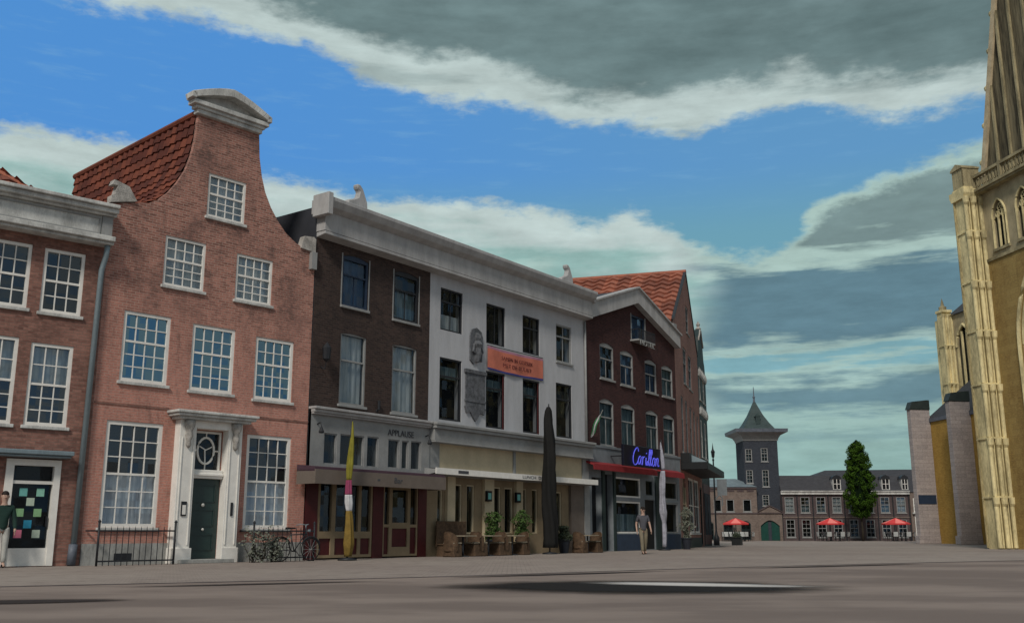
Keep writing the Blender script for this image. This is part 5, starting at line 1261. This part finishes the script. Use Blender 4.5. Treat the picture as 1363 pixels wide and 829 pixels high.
for k, ((x, y), w) in enumerate(sets):
    put(pr0, x, y, .1 * k, 'open red parasol standing ' + w, 'red parasols on the far side of the square', 'p')
    put(tb0, x - .55, y - .35, 0, 'black round café table, left of the parasol pole ' + w, 'café tables under the red parasols', 't')
    put(tb0, x + .75, y - .3, 0, 'black round café table right of the parasol pole ' + w, 'café tables under the red parasols', 't')
    for i, (dx, dy, a) in enumerate(((-1.15, -.35, R(90)), (-.5, -1.0, R(180)), (.15, -.35, R(-90)), (.75, -.95, R(180)), (1.4, -.3, R(-90)), (-.5, .35, 0), (.8, .4, 0))):
        put(ch0, x + dx, y + dy, a + random.uniform(-.2, .2), 'black terrace chair with pale back ' + w, 'terrace chairs ' + sidew[k], 'c')
for i in range(6):
    put(ch0, 20.6 + (i % 3) * .75, 98.5 + (i // 3) * 1.2, R(180) * (i % 2), 'dark terrace chair on the packed terrace beyond the end of the row of houses', 'terrace chairs at the end of the row', 'c')
def planter():
    o = thing('planter', 'low dark planter box at the foot of the row of houses, far end', 'planter', at(F6, 17.5, 1.5), R(90 - F6[1]))
    MB().box(-.9, .9, -.3, .3, 0, .5).box(-.95, .95, -.34, .34, .46, .52).build('box', 'black', o, bevel=.01)
    lf = MB(); rnd = random.Random(5)
    for i in range(500):
        c = Vector((rnd.uniform(-.85, .85), rnd.uniform(-.25, .25), .5 + abs(rnd.gauss(0, .15)))); u = Vector((rnd.gauss(0, 1), rnd.gauss(0, 1), rnd.gauss(0, 1))).normalized(); v = u.orthogonal().normalized()
        lf.quad(c - u * .06, c + v * .03, c + u * .06, c - v * .03)
    lf.build('foliage', 'leaf_dark', o)
    w = thing('wind_screen', 'dark metal terrace screen behind the planter at the end of the row', 'screen', at(F6, 19.3, 1.2), R(90 - F6[1]))
    MB().box(-1.5, 1.5, -.03, .03, 1.05, 1.12).box(-1.5, 1.5, -.03, .03, .1, .16).box(-1.5, 1.5, -.01, .01, .16, .7).build('panel', 'iron', w)
    for x in (-1.5, 0, 1.5): MB().box(x - .03, x + .03, -.035, .035, 0, 1.2).build('post', 'iron', w)
planter()

# ------------------------------------------------------------------ terrace of the white house
def wicker_chair(F, u, out, rz, label):
    p = at(F, u, out)
    if 'w' not in used:
        used.add('w'); o = thing('wicker_chair', label, 'chair', p)
        MB().prism([(-.28, 0), (-.24, .44), (.24, .44), (.28, 0)], -.26, .22, 'y').build('base', 'wicker', o, bevel=.03)
        MB().box(-.25, .25, -.27, .2, .445, .50).build('seat', 'table_top', o, bevel=.02)
        P = []
        for i in range(13):
            a = math.pi * i / 12; P.append((.3 * math.cos(a), .02 + .26 * math.sin(a)))
        mb = MB()
        for q, r in zip(P, P[1:]):
            hq = .66 + .22 * math.sin(math.pi * P.index(q) / 12); hr = .66 + .22 * math.sin(math.pi * P.index(r) / 12)
            iq, ir = (q[0] * .9, q[1] * .9), (r[0] * .9, r[1] * .9)
            mb.quad((*q, .2), (*r, .2), (*r, hr), (*q, hq)); mb.quad((*iq, .2), (*iq, hq), (*ir, hr), (*ir, .2)); mb.quad((*q, hq), (*r, hr), (*ir, hr), (*iq, hq))
        mb.build('backrest', 'wicker', o); globals()['wk0'] = o
    else:
        o = copy_tree(wk0); o['label'] = label; o.location = p
    o.rotation_euler = (0, 0, R(90 - F[1]) + rz); o['group'] = 'wicker chairs on the terrace of the white house'
    return o
def wood_table(F, u, out, label):
    p = at(F, u, out)
    if 'wt' not in used:
        used.add('wt'); o = thing('terrace_table', label, 'table', p)
        MB().box(-.36, .36, -.36, .36, .70, .74).build('tabletop', 'table_top', o, bevel=.01)
        MB().lathe([(.24, 0), (.22, .03), (.04, .05), (.035, .70)], 0, 0, 10).build('pedestal', 'iron', o); globals()['wt0'] = o
    else:
        o = copy_tree(wt0); o['label'] = label; o.location = p
    o.rotation_euler = (0, 0, R(90 - F[1])); o['group'] = 'square tables on the terrace of the white house'
tl = ['leftmost', 'second from left', 'third from left', 'rightmost']
for i, u in enumerate((6.75, 8.25, 9.75, 15.2)):
    wood_table(F3, u, .95, tl[i] + ' square table on the terrace of the white house')
    wicker_chair(F3, u - .62, .95, R(90), 'wicker chair on the left side of the %s terrace table' % tl[i])
    wicker_chair(F3, u + .62, .95, R(-90), 'wicker chair on the right side of the %s terrace table' % tl[i])
def bench():
    o = facade('wooden_bench', 'brown high-backed wooden bench against the cream wall, left end of the terrace', 'bench', at(F3, 6.2, .0)[:2], F3[1])
    MB().box(0, 1.7, -.18, -.12, .35, 1.25).build('backrest', 'wicker', o, bevel=.01)
    MB().box(0, 1.7, -.55, -.18, .4, .45).build('seat', 'wicker', o, bevel=.01)
    for x in (.05, 1.6): MB().box(x, x + .06, -.52, -.14, 0, .4).build('leg', 'wicker', o)
bench()
def potted(F, u, out, label, seed, hgt=1.1, leaf='leaf'):
    p = at(F, u, out); o = thing('potted_plant', label, 'plant', p); rnd = random.Random(seed)
    MB().lathe([(.17, 0), (.26, .5), (.29, .52), (.29, .58), (.24, .58), (.22, .5)], 0, 0, 14).build('pot', 'terracotta', o, smooth=False)
    s = MB()
    for i in range(9):
        a = rnd.uniform(0, 6.28); s.tube([(0, 0, .5), (.12 * math.cos(a), .12 * math.sin(a), .5 + hgt * .5), (.22 * math.cos(a), .22 * math.sin(a), .5 + hgt * .85)], [.012, .009, .004], 5)
    s.build('stem', 'bark', o)
    lf = MB()
    for i in range(700):
        z = .5 + hgt * rnd.random() ** 1.4; r = .30 * (1 + .5 * math.sin(z * 9 + seed)) * math.sin(math.pi * min(1, (z - .42) / (hgt + .2))) ** .8 + abs(rnd.gauss(0, .06))
        a = rnd.uniform(0, 6.28); rr = r * math.sqrt(rnd.random()); c = Vector((rr * math.cos(a), rr * math.sin(a), z)); u_ = Vector((rnd.gauss(0, 1), rnd.gauss(0, 1), rnd.gauss(0, 1))).normalized(); v = u_.orthogonal().normalized()
        lf.quad(c - u_ * .07, c + v * .035, c + u_ * .07, c - v * .035)
    lf.build('foliage', leaf, o)
potted(F3, 9.3, .4, 'bright green potted plant by the middle pilaster of the cream terrace front', 1)
potted(F3, 11.1, .45, 'taller green plant in a dark pot left of the closed dark parasol', 2, 1.2)
potted(F3, 13.9, .6, 'olive potted plant right of the closed dark parasol', 3, .6, 'leaf_dark')
potted(F5, 8.9, .7, 'grey-leaved bushy plant before the right hotel shop window', 4, 1.6, 'leaf_grey')

def furled(name, label, cat, loc, segs, pole_h, rz=0, n=20, base=True):
    """furled cloth round a pole: segs = list of (material, [(r, z)...])"""
    o = thing(name, label, cat, loc, rz)
    MB().lathe([(.3, 0), (.3, .05), (.04, .09), (.03, .12), (.028, pole_h), (0, pole_h + .05)], 0, 0, 10).build('pole', 'iron', o, smooth=True)
    for i, (m, prof) in enumerate(segs):
        mb = MB(); i0 = 0; rings = []
        # resample
        P = []
        for (r0, z0), (r1, z1) in zip(prof, prof[1:]):
            for t in range(5): P.append((r0 + (r1 - r0) * t / 5, z0 + (z1 - z0) * t / 5))
        P.append(prof[-1])
        for (r, z) in P:
            for t in range(n):
                an = 2 * math.pi * t / n; rr = r * (1 + .22 * math.sin(an * 5 + z * 1.3) + .08 * math.sin(an * 9 - z * 3)); mb.v.append((rr * math.cos(an) + .03 * math.sin(z * 2), rr * math.sin(an), z))
        for j in range(len(P) - 1):
            for t in range(n):
                a = j * n + t; b = j * n + (t + 1) % n; mb.f.append((a, b, b + n, a + n)); mb.mi.append(0)
        mb.f.append(tuple(range(n))); mb.mi.append(0); mb.f.append(tuple((len(P) - 1) * n + t for t in range(n))); mb.mi.append(0)
        mb.build('cloth', m, o, smooth=True)
    return o
furled('closed_parasol', 'very tall closed dark parasol standing before the cream terrace front', 'parasol', at(F3, 12.1, 1.1), [('cloth_dark', [(.27, .25), (.28, 1.2), (.26, 2.6), (.24, 3.6), (.20, 4.6), (.16, 5.4), (.12, 5.75), (.06, 5.9)])], 6.0)
MBp = None
furled('furled_flag', 'furled yellow flag with a white and pink middle in front of the café awning', 'flag', at(F3, .68, 1.25), [
    ('mustard', [(.10, .12), (.15, .5), (.13, .9), (.10, 1.35), (.08, 1.5)]), ('cloth_white', [(.08, 1.5), (.11, 1.75), (.10, 2.0)]), ('magenta', [(.10, 2.0), (.09, 2.3), (.08, 2.45)]), ('yellow', [(.07, 2.45), (.10, 2.9), (.08, 3.4), (.04, 4.0), (.02, 4.3)])], 4.35)
furled('furled_flag', 'tall furled silver-white flag on a pole beside the hotel entrance', 'flag', at(F5, 5.6, 1.0), [
    ('cloth_silver', [(.09, .15), (.11, .9), (.09, 1.3), (.17, 1.8), (.12, 2.6), (.14, 3.3), (.10, 3.8)]), ('cloth_silver', [(.10, 3.85), (.12, 4.4), (.06, 4.9), (.02, 5.2)])], 5.3)

# ------------------------------------------------------------------ people
def skin_mesh(name, verts, edges, radii, mat, parent, sub=1, root=0):
    me = bpy.data.meshes.new(name); me.from_pydata(verts, edges, []); me.materials.append(M[mat])
    o = bpy.data.objects.new(name, me); link(o, parent)
    sk = o.modifiers.new('skin', 'SKIN'); sk.use_smooth_shade = True
    if not me.skin_vertices: me.skin_vertices.new()
    for i, r in enumerate(radii): me.skin_vertices[0].data[i].radius = r if isinstance(r, tuple) else (r, r)
    me.skin_vertices[0].data[root].use_root = True
    if sub: s = o.modifiers.new('sub', 'SUBSURF'); s.levels = sub; s.render_levels = sub
    dg = bpy.context.evaluated_depsgraph_get(); dg.update()
    m2 = bpy.data.meshes.new_from_object(o.evaluated_get(dg)); m2.name = name
    o.modifiers.clear(); o.data = m2
    m2.materials.clear(); m2.materials.append(M[mat]); m2.polygons.foreach_set('material_index', [0] * len(m2.polygons)); m2.polygons.foreach_set('use_smooth', [True] * len(m2.polygons))
    return o
def person(label, loc, rz, shirt, trousers, step_=.16, glasses=True, long_sleeve=False, arm_swing=.12, scale=1.0, hair='hair'):
    o = thing('person', label, 'person', loc, rz)      # faces -Y locally
    o.scale = (scale,) * 3
    S = step_
    J = {'pel': (0, 0, .95), 'spine': (0, .01, 1.15), 'chest': (0, .0, 1.35), 'neck': (0, -.01, 1.50), 'headb': (0, -.02, 1.58), 'head': (0, -.03, 1.68), 'top': (0, -.02, 1.76),
         'shL': (-.19, 0, 1.42), 'elL': (-.26, arm_swing * .5, 1.13), 'wrL': (-.27, -arm_swing * .3, .89), 'haL': (-.27, -arm_swing * .45, .82),
         'shR': (.19, 0, 1.42), 'elR': (.26, -arm_swing * .2, 1.13), 'wrR': (.27, -arm_swing * 1.2, .90), 'haR': (.27, -arm_swing * 1.4, .83),
         'hiL': (-.1, 0, .90), 'knL': (-.1, -S * .8, .50), 'anL': (-.1, -S, .09), 'toL': (-.11, -S - .15, .035),
         'hiR': (.1, 0, .90), 'knR': (.1, S * .15, .50), 'anR': (.1, S, .11), 'toR': (.11, S - .14, .035)}
    K = list(J); E = [('pel', 'spine'), ('spine', 'chest'), ('chest', 'neck'), ('neck', 'headb'), ('headb', 'head'), ('head', 'top'), ('chest', 'shL'), ('shL', 'elL'), ('elL', 'wrL'), ('wrL', 'haL'), ('chest', 'shR'), ('shR', 'elR'), ('elR', 'wrR'), ('wrR', 'haR'), ('pel', 'hiL'), ('hiL', 'knL'), ('knL', 'anL'), ('anL', 'toL'), ('pel', 'hiR'), ('hiR', 'knR'), ('knR', 'anR'), ('anR', 'toR')]
    rad = {'pel': .10, 'spine': .10, 'chest': .12, 'neck': .055, 'headb': .07, 'head': .10, 'top': .07, 'shL': .06, 'elL': .043, 'wrL': .03, 'haL': .036, 'shR': .06, 'elR': .043, 'wrR': .03, 'haR': .036, 'hiL': .085, 'knL': .058, 'anL': .04, 'toL': .035, 'hiR': .085, 'knR': .058, 'anR': .04, 'toR': .035}
    skin_mesh('body', [J[k] for k in K], [(K.index(a), K.index(b)) for a, b in E], [rad[k] for k in K], 'skin', o)
    def lerp(a, b, t): return tuple(J[a][i] + (J[b][i] - J[a][i]) * t for i in range(3))
    # hands: five short fingers each
    for s in ('L', 'R'):
        hx, hy, hz = J['ha' + s]; f = MB(); sg = -1 if s == 'L' else 1
        for i, (dy, ln) in enumerate(((-.03, .07), (-.01, .08), (.01, .075), (.028, .06))): f.tube([(hx, hy + dy, hz - .01), (hx, hy + dy - .005, hz - .01 - ln * .6), (hx - sg * .015, hy + dy - .012, hz - .01 - ln)], [.010, .009, .006], 6)
        f.tube([(hx, hy - .03, hz + .03), (hx - sg * .01, hy - .055, hz), (hx - sg * .012, hy - .055, hz - .03)], [.011, .010, .007], 6)
        f.build('hand', 'skin', o, smooth=True)
    # shirt
    v = [(0, .0, .86), (0, .0, .95), J['spine'], J['chest'], (0, 0, 1.46), J['shL'], lerp('shL', 'elL', .75), J['shR'], lerp('shR', 'elR', .75)]
    e = [(0, 1), (1, 2), (2, 3), (3, 4), (3, 5), (5, 6), (3, 7), (7, 8)]; r = [.135, .142, .138, .152, .08, .075, .062, .075, .062]
    if long_sleeve:
        v += [J['elL'], J['wrL'], J['elR'], J['wrR']]; e += [(6, 9), (9, 10), (8, 11), (11, 12)]; r += [.058, .045, .058, .045]
    skin_mesh('shirt', v, e, r, shirt, o)
    v = [(0, 0, 1.0), J['hiL'], J['knL'], lerp('knL', 'anL', 1.02), J['hiR'], J['knR'], lerp('knR', 'anR', 1.02)]
    skin_mesh('trousers', v, [(0, 1), (1, 2), (2, 3), (0, 4), (4, 5), (5, 6)], [.108, .098, .078, .068, .098, .078, .068], trousers, o)
    for s in ('L', 'R'):
        a = J['an' + s]; t = J['to' + s]
        skin_mesh('shoe', [(a[0], a[1] + .04, .05), (a[0], a[1] - .06, .05), (t[0], t[1], .04)], [(0, 1), (1, 2)], [.05, .052, .045], 'shoe', o)
    # head detail
    hx, hy, hz = J['head']
    def blob(nm, c, s, mat, cut=None):
        mb = MB(); n, m_ = 14, 10
        for j in range(m_ + 1):
            for i in range(n):
                th = math.pi * j / m_; ph = 2 * math.pi * i / n
                x, y, z = math.sin(th) * math.cos(ph), math.sin(th) * math.sin(ph), math.cos(th)
                if cut: y, z = cut(x, y, z)
                mb.v.append((c[0] + x * s[0], c[1] + y * s[1], c[2] + z * s[2]))
        for j in range(m_):
            for i in range(n): a = j * n + i; b = j * n + (i + 1) % n; mb.f.append((a, b, b + n, a + n)); mb.mi.append(0)
        return mb.build(nm, mat, o, smooth=True)
    blob('hair', (0, hy + .02, hz + .055), (.088, .105, .085), hair, cut=lambda x, y, z: (y, max(z, -.1 if y < 0 else -.9)))
    nose = MB(); nose.prism([(-.015, hz - .03), (.015, hz - .03), (0, hz + .02)], hy - .125, hy - .08, 'y'); nose.build('nose', 'skin', o)
    for x in (-.085, .085): blob('ear', (x, hy + .01, hz - .0), (.012, .02, .032), 'skin')
    if glasses: MB().box(-.075, .075, hy - .105, hy - .07, hz + .008, hz + .038).build('sunglasses', 'black', o, bevel=.008)
    else:
        for x in (-.03, .03): blob('eye', (x, hy - .092, hz + .02), (.012, .008, .008), 'black')
    MB().box(-.025, .025, hy - .098, hy - .085, hz - .05, hz - .04).build('mouth', plain('lip', (150, 90, 84)), o)
    return o
person('man in grey shirt, khaki trousers and sunglasses walking out from the hotel', (5.26, 41.1, 0), R(12), 'shirt_grey', 'khaki', scale=1.03)
person('man in dark green sweater standing at the doorway at the left edge', at(F1, -2.08, .45), R(35), 'shirt_green', 'trousers_pale', step_=.03, glasses=False, long_sleeve=True, arm_swing=.1, scale=1.02)

# ------------------------------------------------------------------ church
CAZ = -9.2175
def church():
    # x runs along the wall towards the camera, y into the church
    WO = (26.157, 53.300)
    h = thing('gothic_church', 'large yellow stone gothic church with buttresses at the right edge', 'church', (WO[0], WO[1], 0), R(90 - (CAZ + 180)))
    # local: x = -u ; check y inward
    L = 9.6
    big = (2.2, 7.6, 2.0, 15.05, 'gothic')
    wall_mb([(0, 15.38), (L, 15.38)], 0, [big], reveal=.55).build('lower_wall', ['church_ochre', 'dark_room'], h)
    up = [(.85, 2.05, 15.85, 18.6, 'gothic'), (2.85, 4.05, 15.85, 18.6, 'gothic'), (4.85, 6.05, 15.85, 18.6, 'gothic'), (6.85, 8.05, 15.85, 18.6, 'gothic')]
    wall_mb([(0, 19.3), (L, 19.3)], 15.38, up, reveal=.45).build('upper_wall', ['church_pale', 'dark_room'], h)
    MB().quad((0, 0, 0), (0, 14, 0), (0, 14, 19.3), (0, 0, 19.3)).quad((L, 0, 0), (L, 0, 19.3), (L, 14, 19.3), (L, 14, 0)).quad((0, 14, 0), (L, 14, 0), (L, 14, 19.3), (0, 14, 19.3)).quad((0, 0, 19.3), (L, 0, 19.3), (L, 14, 19.3), (0, 14, 19.3)).build('side_wall', 'church_pale', h)
    MB().box(0, L, -.08, 0, 15.3, 15.46).build('ledge', 'church_stone2', h)
    def gothic(a, b, z0, z1, lights, y, nm='window'):
        w = b - a; rise = w * math.sin(math.acos(.5)); sp = z1 - rise
        t = MB()
        def arc(a, b, sp, r, y, n=10):
            for s in (0, 1):
                P = []
                for i in range(n + 1):
                    an = math.acos(.5) * i / n; W = b - a; x = W * math.cos(an); P.append(((a + x) if s else (b - x), y, sp + W * math.sin(an)))
                t.tube(P, r, 6)
        arc(a + .02, b - .02, sp, .09 if w > 3 else .06, y - .02)
        if w > 3: arc(a - .22, b + .22, sp, .14, y - .1); t.tube([(a - .22, y - .1, z0), (a - .22, y - .1, sp)], .14, 6).tube([(b + .22, y - .1, z0), (b + .22, y - .1, sp)], .14, 6)
        t.tube([(a + .03, y, z0), (a + .03, y, sp)], .07, 6).tube([(b - .03, y, z0), (b - .03, y, sp)], .07, 6)
        lw = w / lights
        for i in range(1, lights): t.box(a + lw * i - .035, a + lw * i + .035, y + .05, y + .15, z0, sp + (0 if w > 3 else rise * .35))
        for i in range(lights): arc(a + lw * i, a + lw * (i + 1), sp - lw * .5, .035, y + .1, 6)
        for k, (cx, cz, rr) in enumerate((((a + b) / 2, sp + rise * .52, w * .17), (a + w * .3, sp + rise * .18, w * .13), (b - w * .3, sp + rise * .18, w * .13))):
            t.tube([(cx + rr * math.cos(q), y + .1, cz + rr * math.sin(q)) for q in [2 * math.pi * i / 14 for i in range(15)]], .035 if w < 3 else .06, 6)
            for q in range(4): a_ = q * math.pi / 2 + .4; t.tube([(cx, y + .1, cz), (cx + rr * math.cos(a_), y + .1, cz + rr * math.sin(a_))], .025 if w < 3 else .04, 5)
        wn = t.build(nm, 'church_stone', h)
        MB().quad((a, y + .2, z0), (b, y + .2, z0), (b, y + .2, z1), (a, y + .2, z1)).build('pane', 'glass_dim', wn)
        MB().box(a - .1, b + .1, y - .1, y + .3, z0 - .15, z0).build('sill', 'church_stone2', wn)
    for a in up: gothic(*a[:4], 3, .0)
    gothic(*big[:4], 5, .1)
    # balustrade
    b = MB(); b.box(-.1, L + .1, -.5, -.1, 19.3, 19.45).box(-.05, L, -.42, -.18, 20.15, 20.3)
    for i in range(34):
        x = .0 + i * .285; b.box(x, x + .05, -.34, -.26, 19.45, 20.15)
        b.tube([(x + .165 + .09 * math.cos(q), -.3, 19.8 + .2 * math.sin(q)) for q in [2 * math.pi * k / 8 for k in range(9)]], .028, 4)
    b.box(-.1, L, -.4, 0, 19.2, 19.3); bo = b.build('balustrade', 'church_stone2', h)
    for x in (0, 2.4, 4.8, 7.2): MB().box(x - .09, x + .09, -.44, -.16, 19.45, 20.36).build('pier', 'church_stone2', bo)
    # gable with crocketed edge
    gy = .95
    base_x = -1.0; top = (5.0, 42.8)
    sl = (top[1] - 20.3) / (top[0] - base_x)
    MB().prism([(base_x, 19.3), (base_x, 20.3), top, (11.0, 20.3), (11.0, 19.3)], gy, gy + .7, 'y').build('gable', 'church_gable', h)
    rb = MB(); d = Vector((top[0] - base_x, 0, top[1] - 20.3)).normalized(); nrm = Vector((-d.z, 0, d.x))
    for s in (1, -1):
        A = Vector((base_x if s > 0 else 11.0, gy, 20.3)); B = Vector((top[0], gy, top[1])); dd = (B - A).normalized(); pp = Vector((-dd.z * s, 0, dd.x * s))
        P = [A, B, B - pp * .35, A - pp * .35]
        for y0, y1 in ((-.14, .9),):
            rb.prism([(p.x, p.z) for p in P], gy + y0, gy + y1, 'y')
    rb.build('coping', 'church_coping', h)
    n = 11
    for i in range(n):
        for s in (1, -1):
            A = Vector((base_x if s > 0 else 11.0, gy, 20.3)); B = Vector((top[0], gy, top[1])); p = A + (B - A) * ((i + .5) / n)
            k = MB(); k.lathe([(.1, -.42), (.13, -.2), (.1, 0), (.2, .12), (.22, .28), (.08, .42), (0, .45)], p.x - s * .12, p.y + .1, 8, wob=.15); k.v = [(x, y, z + p.z) for x, y, z in k.v]
            k.build('crocket', 'church_stone', h)
    mr = MB()
    for f in (.2, .38, .56, .75): 
        x = base_x + 6 * f + .5; mr.box(x - .07, x + .07, gy - .12, gy, 19.4, 20.3 + (x - base_x) * sl - .6)
    mr.build('gable_rib', 'church_stone2', h)
    # roof behind gable
    MB().quad((base_x, gy + .7, 19.6), (5, gy + .7, 42), (5, 14, 42), (base_x, 14, 19.6)).quad((11, gy + .7, 19.6), (11, 14, 19.6), (5, 14, 42), (5, gy + .7, 42)).build('roof', 'slate', h)
    # great buttress at the corner: a square pier with round shafts on its camera side
    def pier(x0, x1, y0, y1, zb, zt, bands, mats=('church_stone', 'church_stone2')):
        p = MB()
        p.box(x0, x1, y0, y1, zb, zt); p.box(x1, x1 + .012, y0 + .02, y1 - .02, zb, zt, m=1)  # thin dark face behind the shafts, painted as recess shade
        w = y1 - y0
        for i, k in enumerate((.03, .50, .96)):
            for za, zc in zip([zb] + bands, bands + [zt]):
                p.tube([(x1 + .05, y0 + w * k, za + .05), (x1 + .05, y0 + w * k, zc - .5), (x1 + .10, y0 + w * k, zc - .35), (x1 + .10, y0 + w * k, zc - .02)], [.115, .115, .16, .19], 10)
                p.tube([(x1 + .0, y0 + w * (k + .235), za + .05), (x1 + .0, y0 + w * (k + .235), zc - .05)], .05, 6) if i < 2 else None
                p.tube([(x0 + .02, y0 - .02, za + .05), (x0 + .02, y0 - .02, zc - .05)], .07, 8)
        for z in bands: p.box(x0 - .05, x1 + .15, y0 - .06, y1 + .03, z - .05, z + .05)
        return p.build('buttress', [mats[0], 'church_recess_shade'], h)
    bt = pier(-.95, .0 - .02, -.97, .0, 0, 19.1, [2.65, 5.72, 8.6, 11.5, 14.25, 17.1])
    c = MB(); c.prism([(-1.0, 19.0), (.1, 19.0), (.22, 19.3), (.22, 19.55), (-1.15, 19.55), (-1.15, 19.3)], -1.12, .02, 'y'); c.box(-1.0, .08, -1.0, 0, 19.55, 19.7); c.build('cap', 'church_stone', bt)
    lz = 19.7
    q = MB(); q.box(-.95, .0, -.95, -.88, lz, lz + 1.1).box(-.95, .0, -.0, .08, lz, lz + 1.1).box(-.95, -.88, -.95, 0, lz, lz + 1.1).box(-.07, 0, -.95, 0, lz, lz + 1.1)
    for i in range(4): q.box(-.93 + .2 * i, -.88 + .2 * i, -.96, -.87, lz, lz + 1.1).box(-.05, .01, -.9 + .22 * i, -.85 + .22 * i, lz, lz + 1.1)
    q.prism([(-1.0, lz + 1.1), (.05, lz + 1.1), (.05, lz + 1.2), (-.47, lz + 1.45), (-1.0, lz + 1.2)], -1.02, .1, 'y'); q.build('pinnacle_box', 'church_stone2', bt)
    MB().box(-.9, -.05, -.89, -.02, lz, lz + 1.05).build('pinnacle_louvre', 'slate', bt)
    return h
ch = church()
def chapel():
    O = (33.31, 79.742)
    h = thing('church_chapel', 'low ochre chapel with grey stone buttresses and a taller choir behind, left of the church', 'chapel', (O[0], O[1], 0), R(90 - (CAZ + 180)))
    L = 20
    wall_mb([(-.2, 9.4), (L, 9.4)], 0, [], depth=6).build('wall', ['brick_ochre', 'dark_room'], h)
    MB().box(-.3, L, -.12, .2, 9.4, 9.7).build('eaves', 'lead', h)
    # slate roof leaning on the choir wall, with a small hipped end
    r = MB(); r.quad((-.3, -.1, 9.7), (L, -.1, 9.7), (L, 4, 13.4), (1.0, 4, 13.4)).quad((-.3, -.1, 9.7), (1.0, 4, 13.4), (-.3, 6, 9.7)).quad((-.3, 6, 9.7), (1.0, 4, 13.4), (L, 4, 13.4), (L, 6, 9.7))
    r.build('roof', 'slate', h)
    for i, x in enumerate((0.0, 5.32, 10.6)):
        b = MB(); b.box(x - .55, x, -1.66, 0, 0, 10.4); b.box(x - .6, x + .05, -1.8, 0, 0, .6)
        bt = b.build('buttress', 'grey_block', h, bevel=.02)
        MB().prism([(-1.75, 10.4), (0, 10.4), (0, 11.15), (-.25, 11.15), (-1.5, 11.0)], x - .62, x + .06, 'x').build('cap', 'copper', bt)
        if i == 0: MB().box(x - .1, x + .03, -1.6, -.1, 3.0, 3.7).build('blue_panel', 'frame_blue', bt)
    # choir wall behind
    hs = [(-1.55, .5, 12.6, 17.6, 'gothic')]
    w = wall_mb([(-2.0, 18.6), (14, 18.6)], 9.5, [(a, b, c, d, e) for a, b, c, d, e in hs], y0=4.0, reveal=.5)
    w.build('choir_wall', ['church_pale', 'dark_room'], h)
    MB().quad((-2.0, 4, 9.5), (-2, 14, 9.5), (-2, 14, 18.6), (-2, 4, 18.6)).build('choir_side', 'church_pale', h)
    a, b, c, d, _ = hs[0]
    t = MB(); W_ = b - a; rise = W_ * .866
    for x in (a, a + W_ / 3, a + 2 * W_ / 3, b): t.box(x - .06, x + .06, 3.98, 4.15, c, d - rise * (1 if x in (a, b) else .3))
    for s in (0, 1):
        P = [];
        for i in range(11):
            an = math.acos(.5) * i / 10; P.append(((a + W_ * math.cos(an)) if s else (b - W_ * math.cos(an)), 3.98, d - rise + W_ * math.sin(an)))
        t.tube(P, .12, 6)
    wn = t.build('window', 'church_stone', h); MB().quad((a, 4.2, c), (b, 4.2, c), (b, 4.2, d), (a, 4.2, d)).build('pane', 'glass_dim', wn)
    p = MB()
    p.box(-3.5, -2.8, 3.4, 4.0, 8, 18.4).box(-2.8, -2.0, 3.2, 4.0, 8, 18.9)
    for y in (3.22, 3.6, 3.95):
        for za, zb in ((8, 12.8), (12.9, 16.0), (16.1, 18.7)): p.tube([(-1.95, y, za), (-1.95, y, zb - .3), (-1.9, y, zb)], [.12, .12, .17], 8)
    for z in (12.8, 16.0): p.box(-2.85, -1.78, 3.12, 4.0, z, z + .1)
    p.box(-2.85, -1.85, 3.1, 4, 18.9, 19.1); bt = p.build('buttress', 'church_stone', h)
    MB().lathe([(.3, 19.1), (.32, 19.4), (.15, 19.5), (.1, 19.8), (0, 20.2)], -2.35, 3.5, 8).build('pinnacle', 'church_stone2', bt)
    MB().quad((-2.2, 3.8, 18.6), (14, 3.8, 18.6), (14, 9, 23), (-1, 9, 23)).quad((-2.2, 3.8, 18.6), (-1, 9, 23), (-2.2, 14, 18.6)).build('choir_roof', 'slate', h)
chapel()
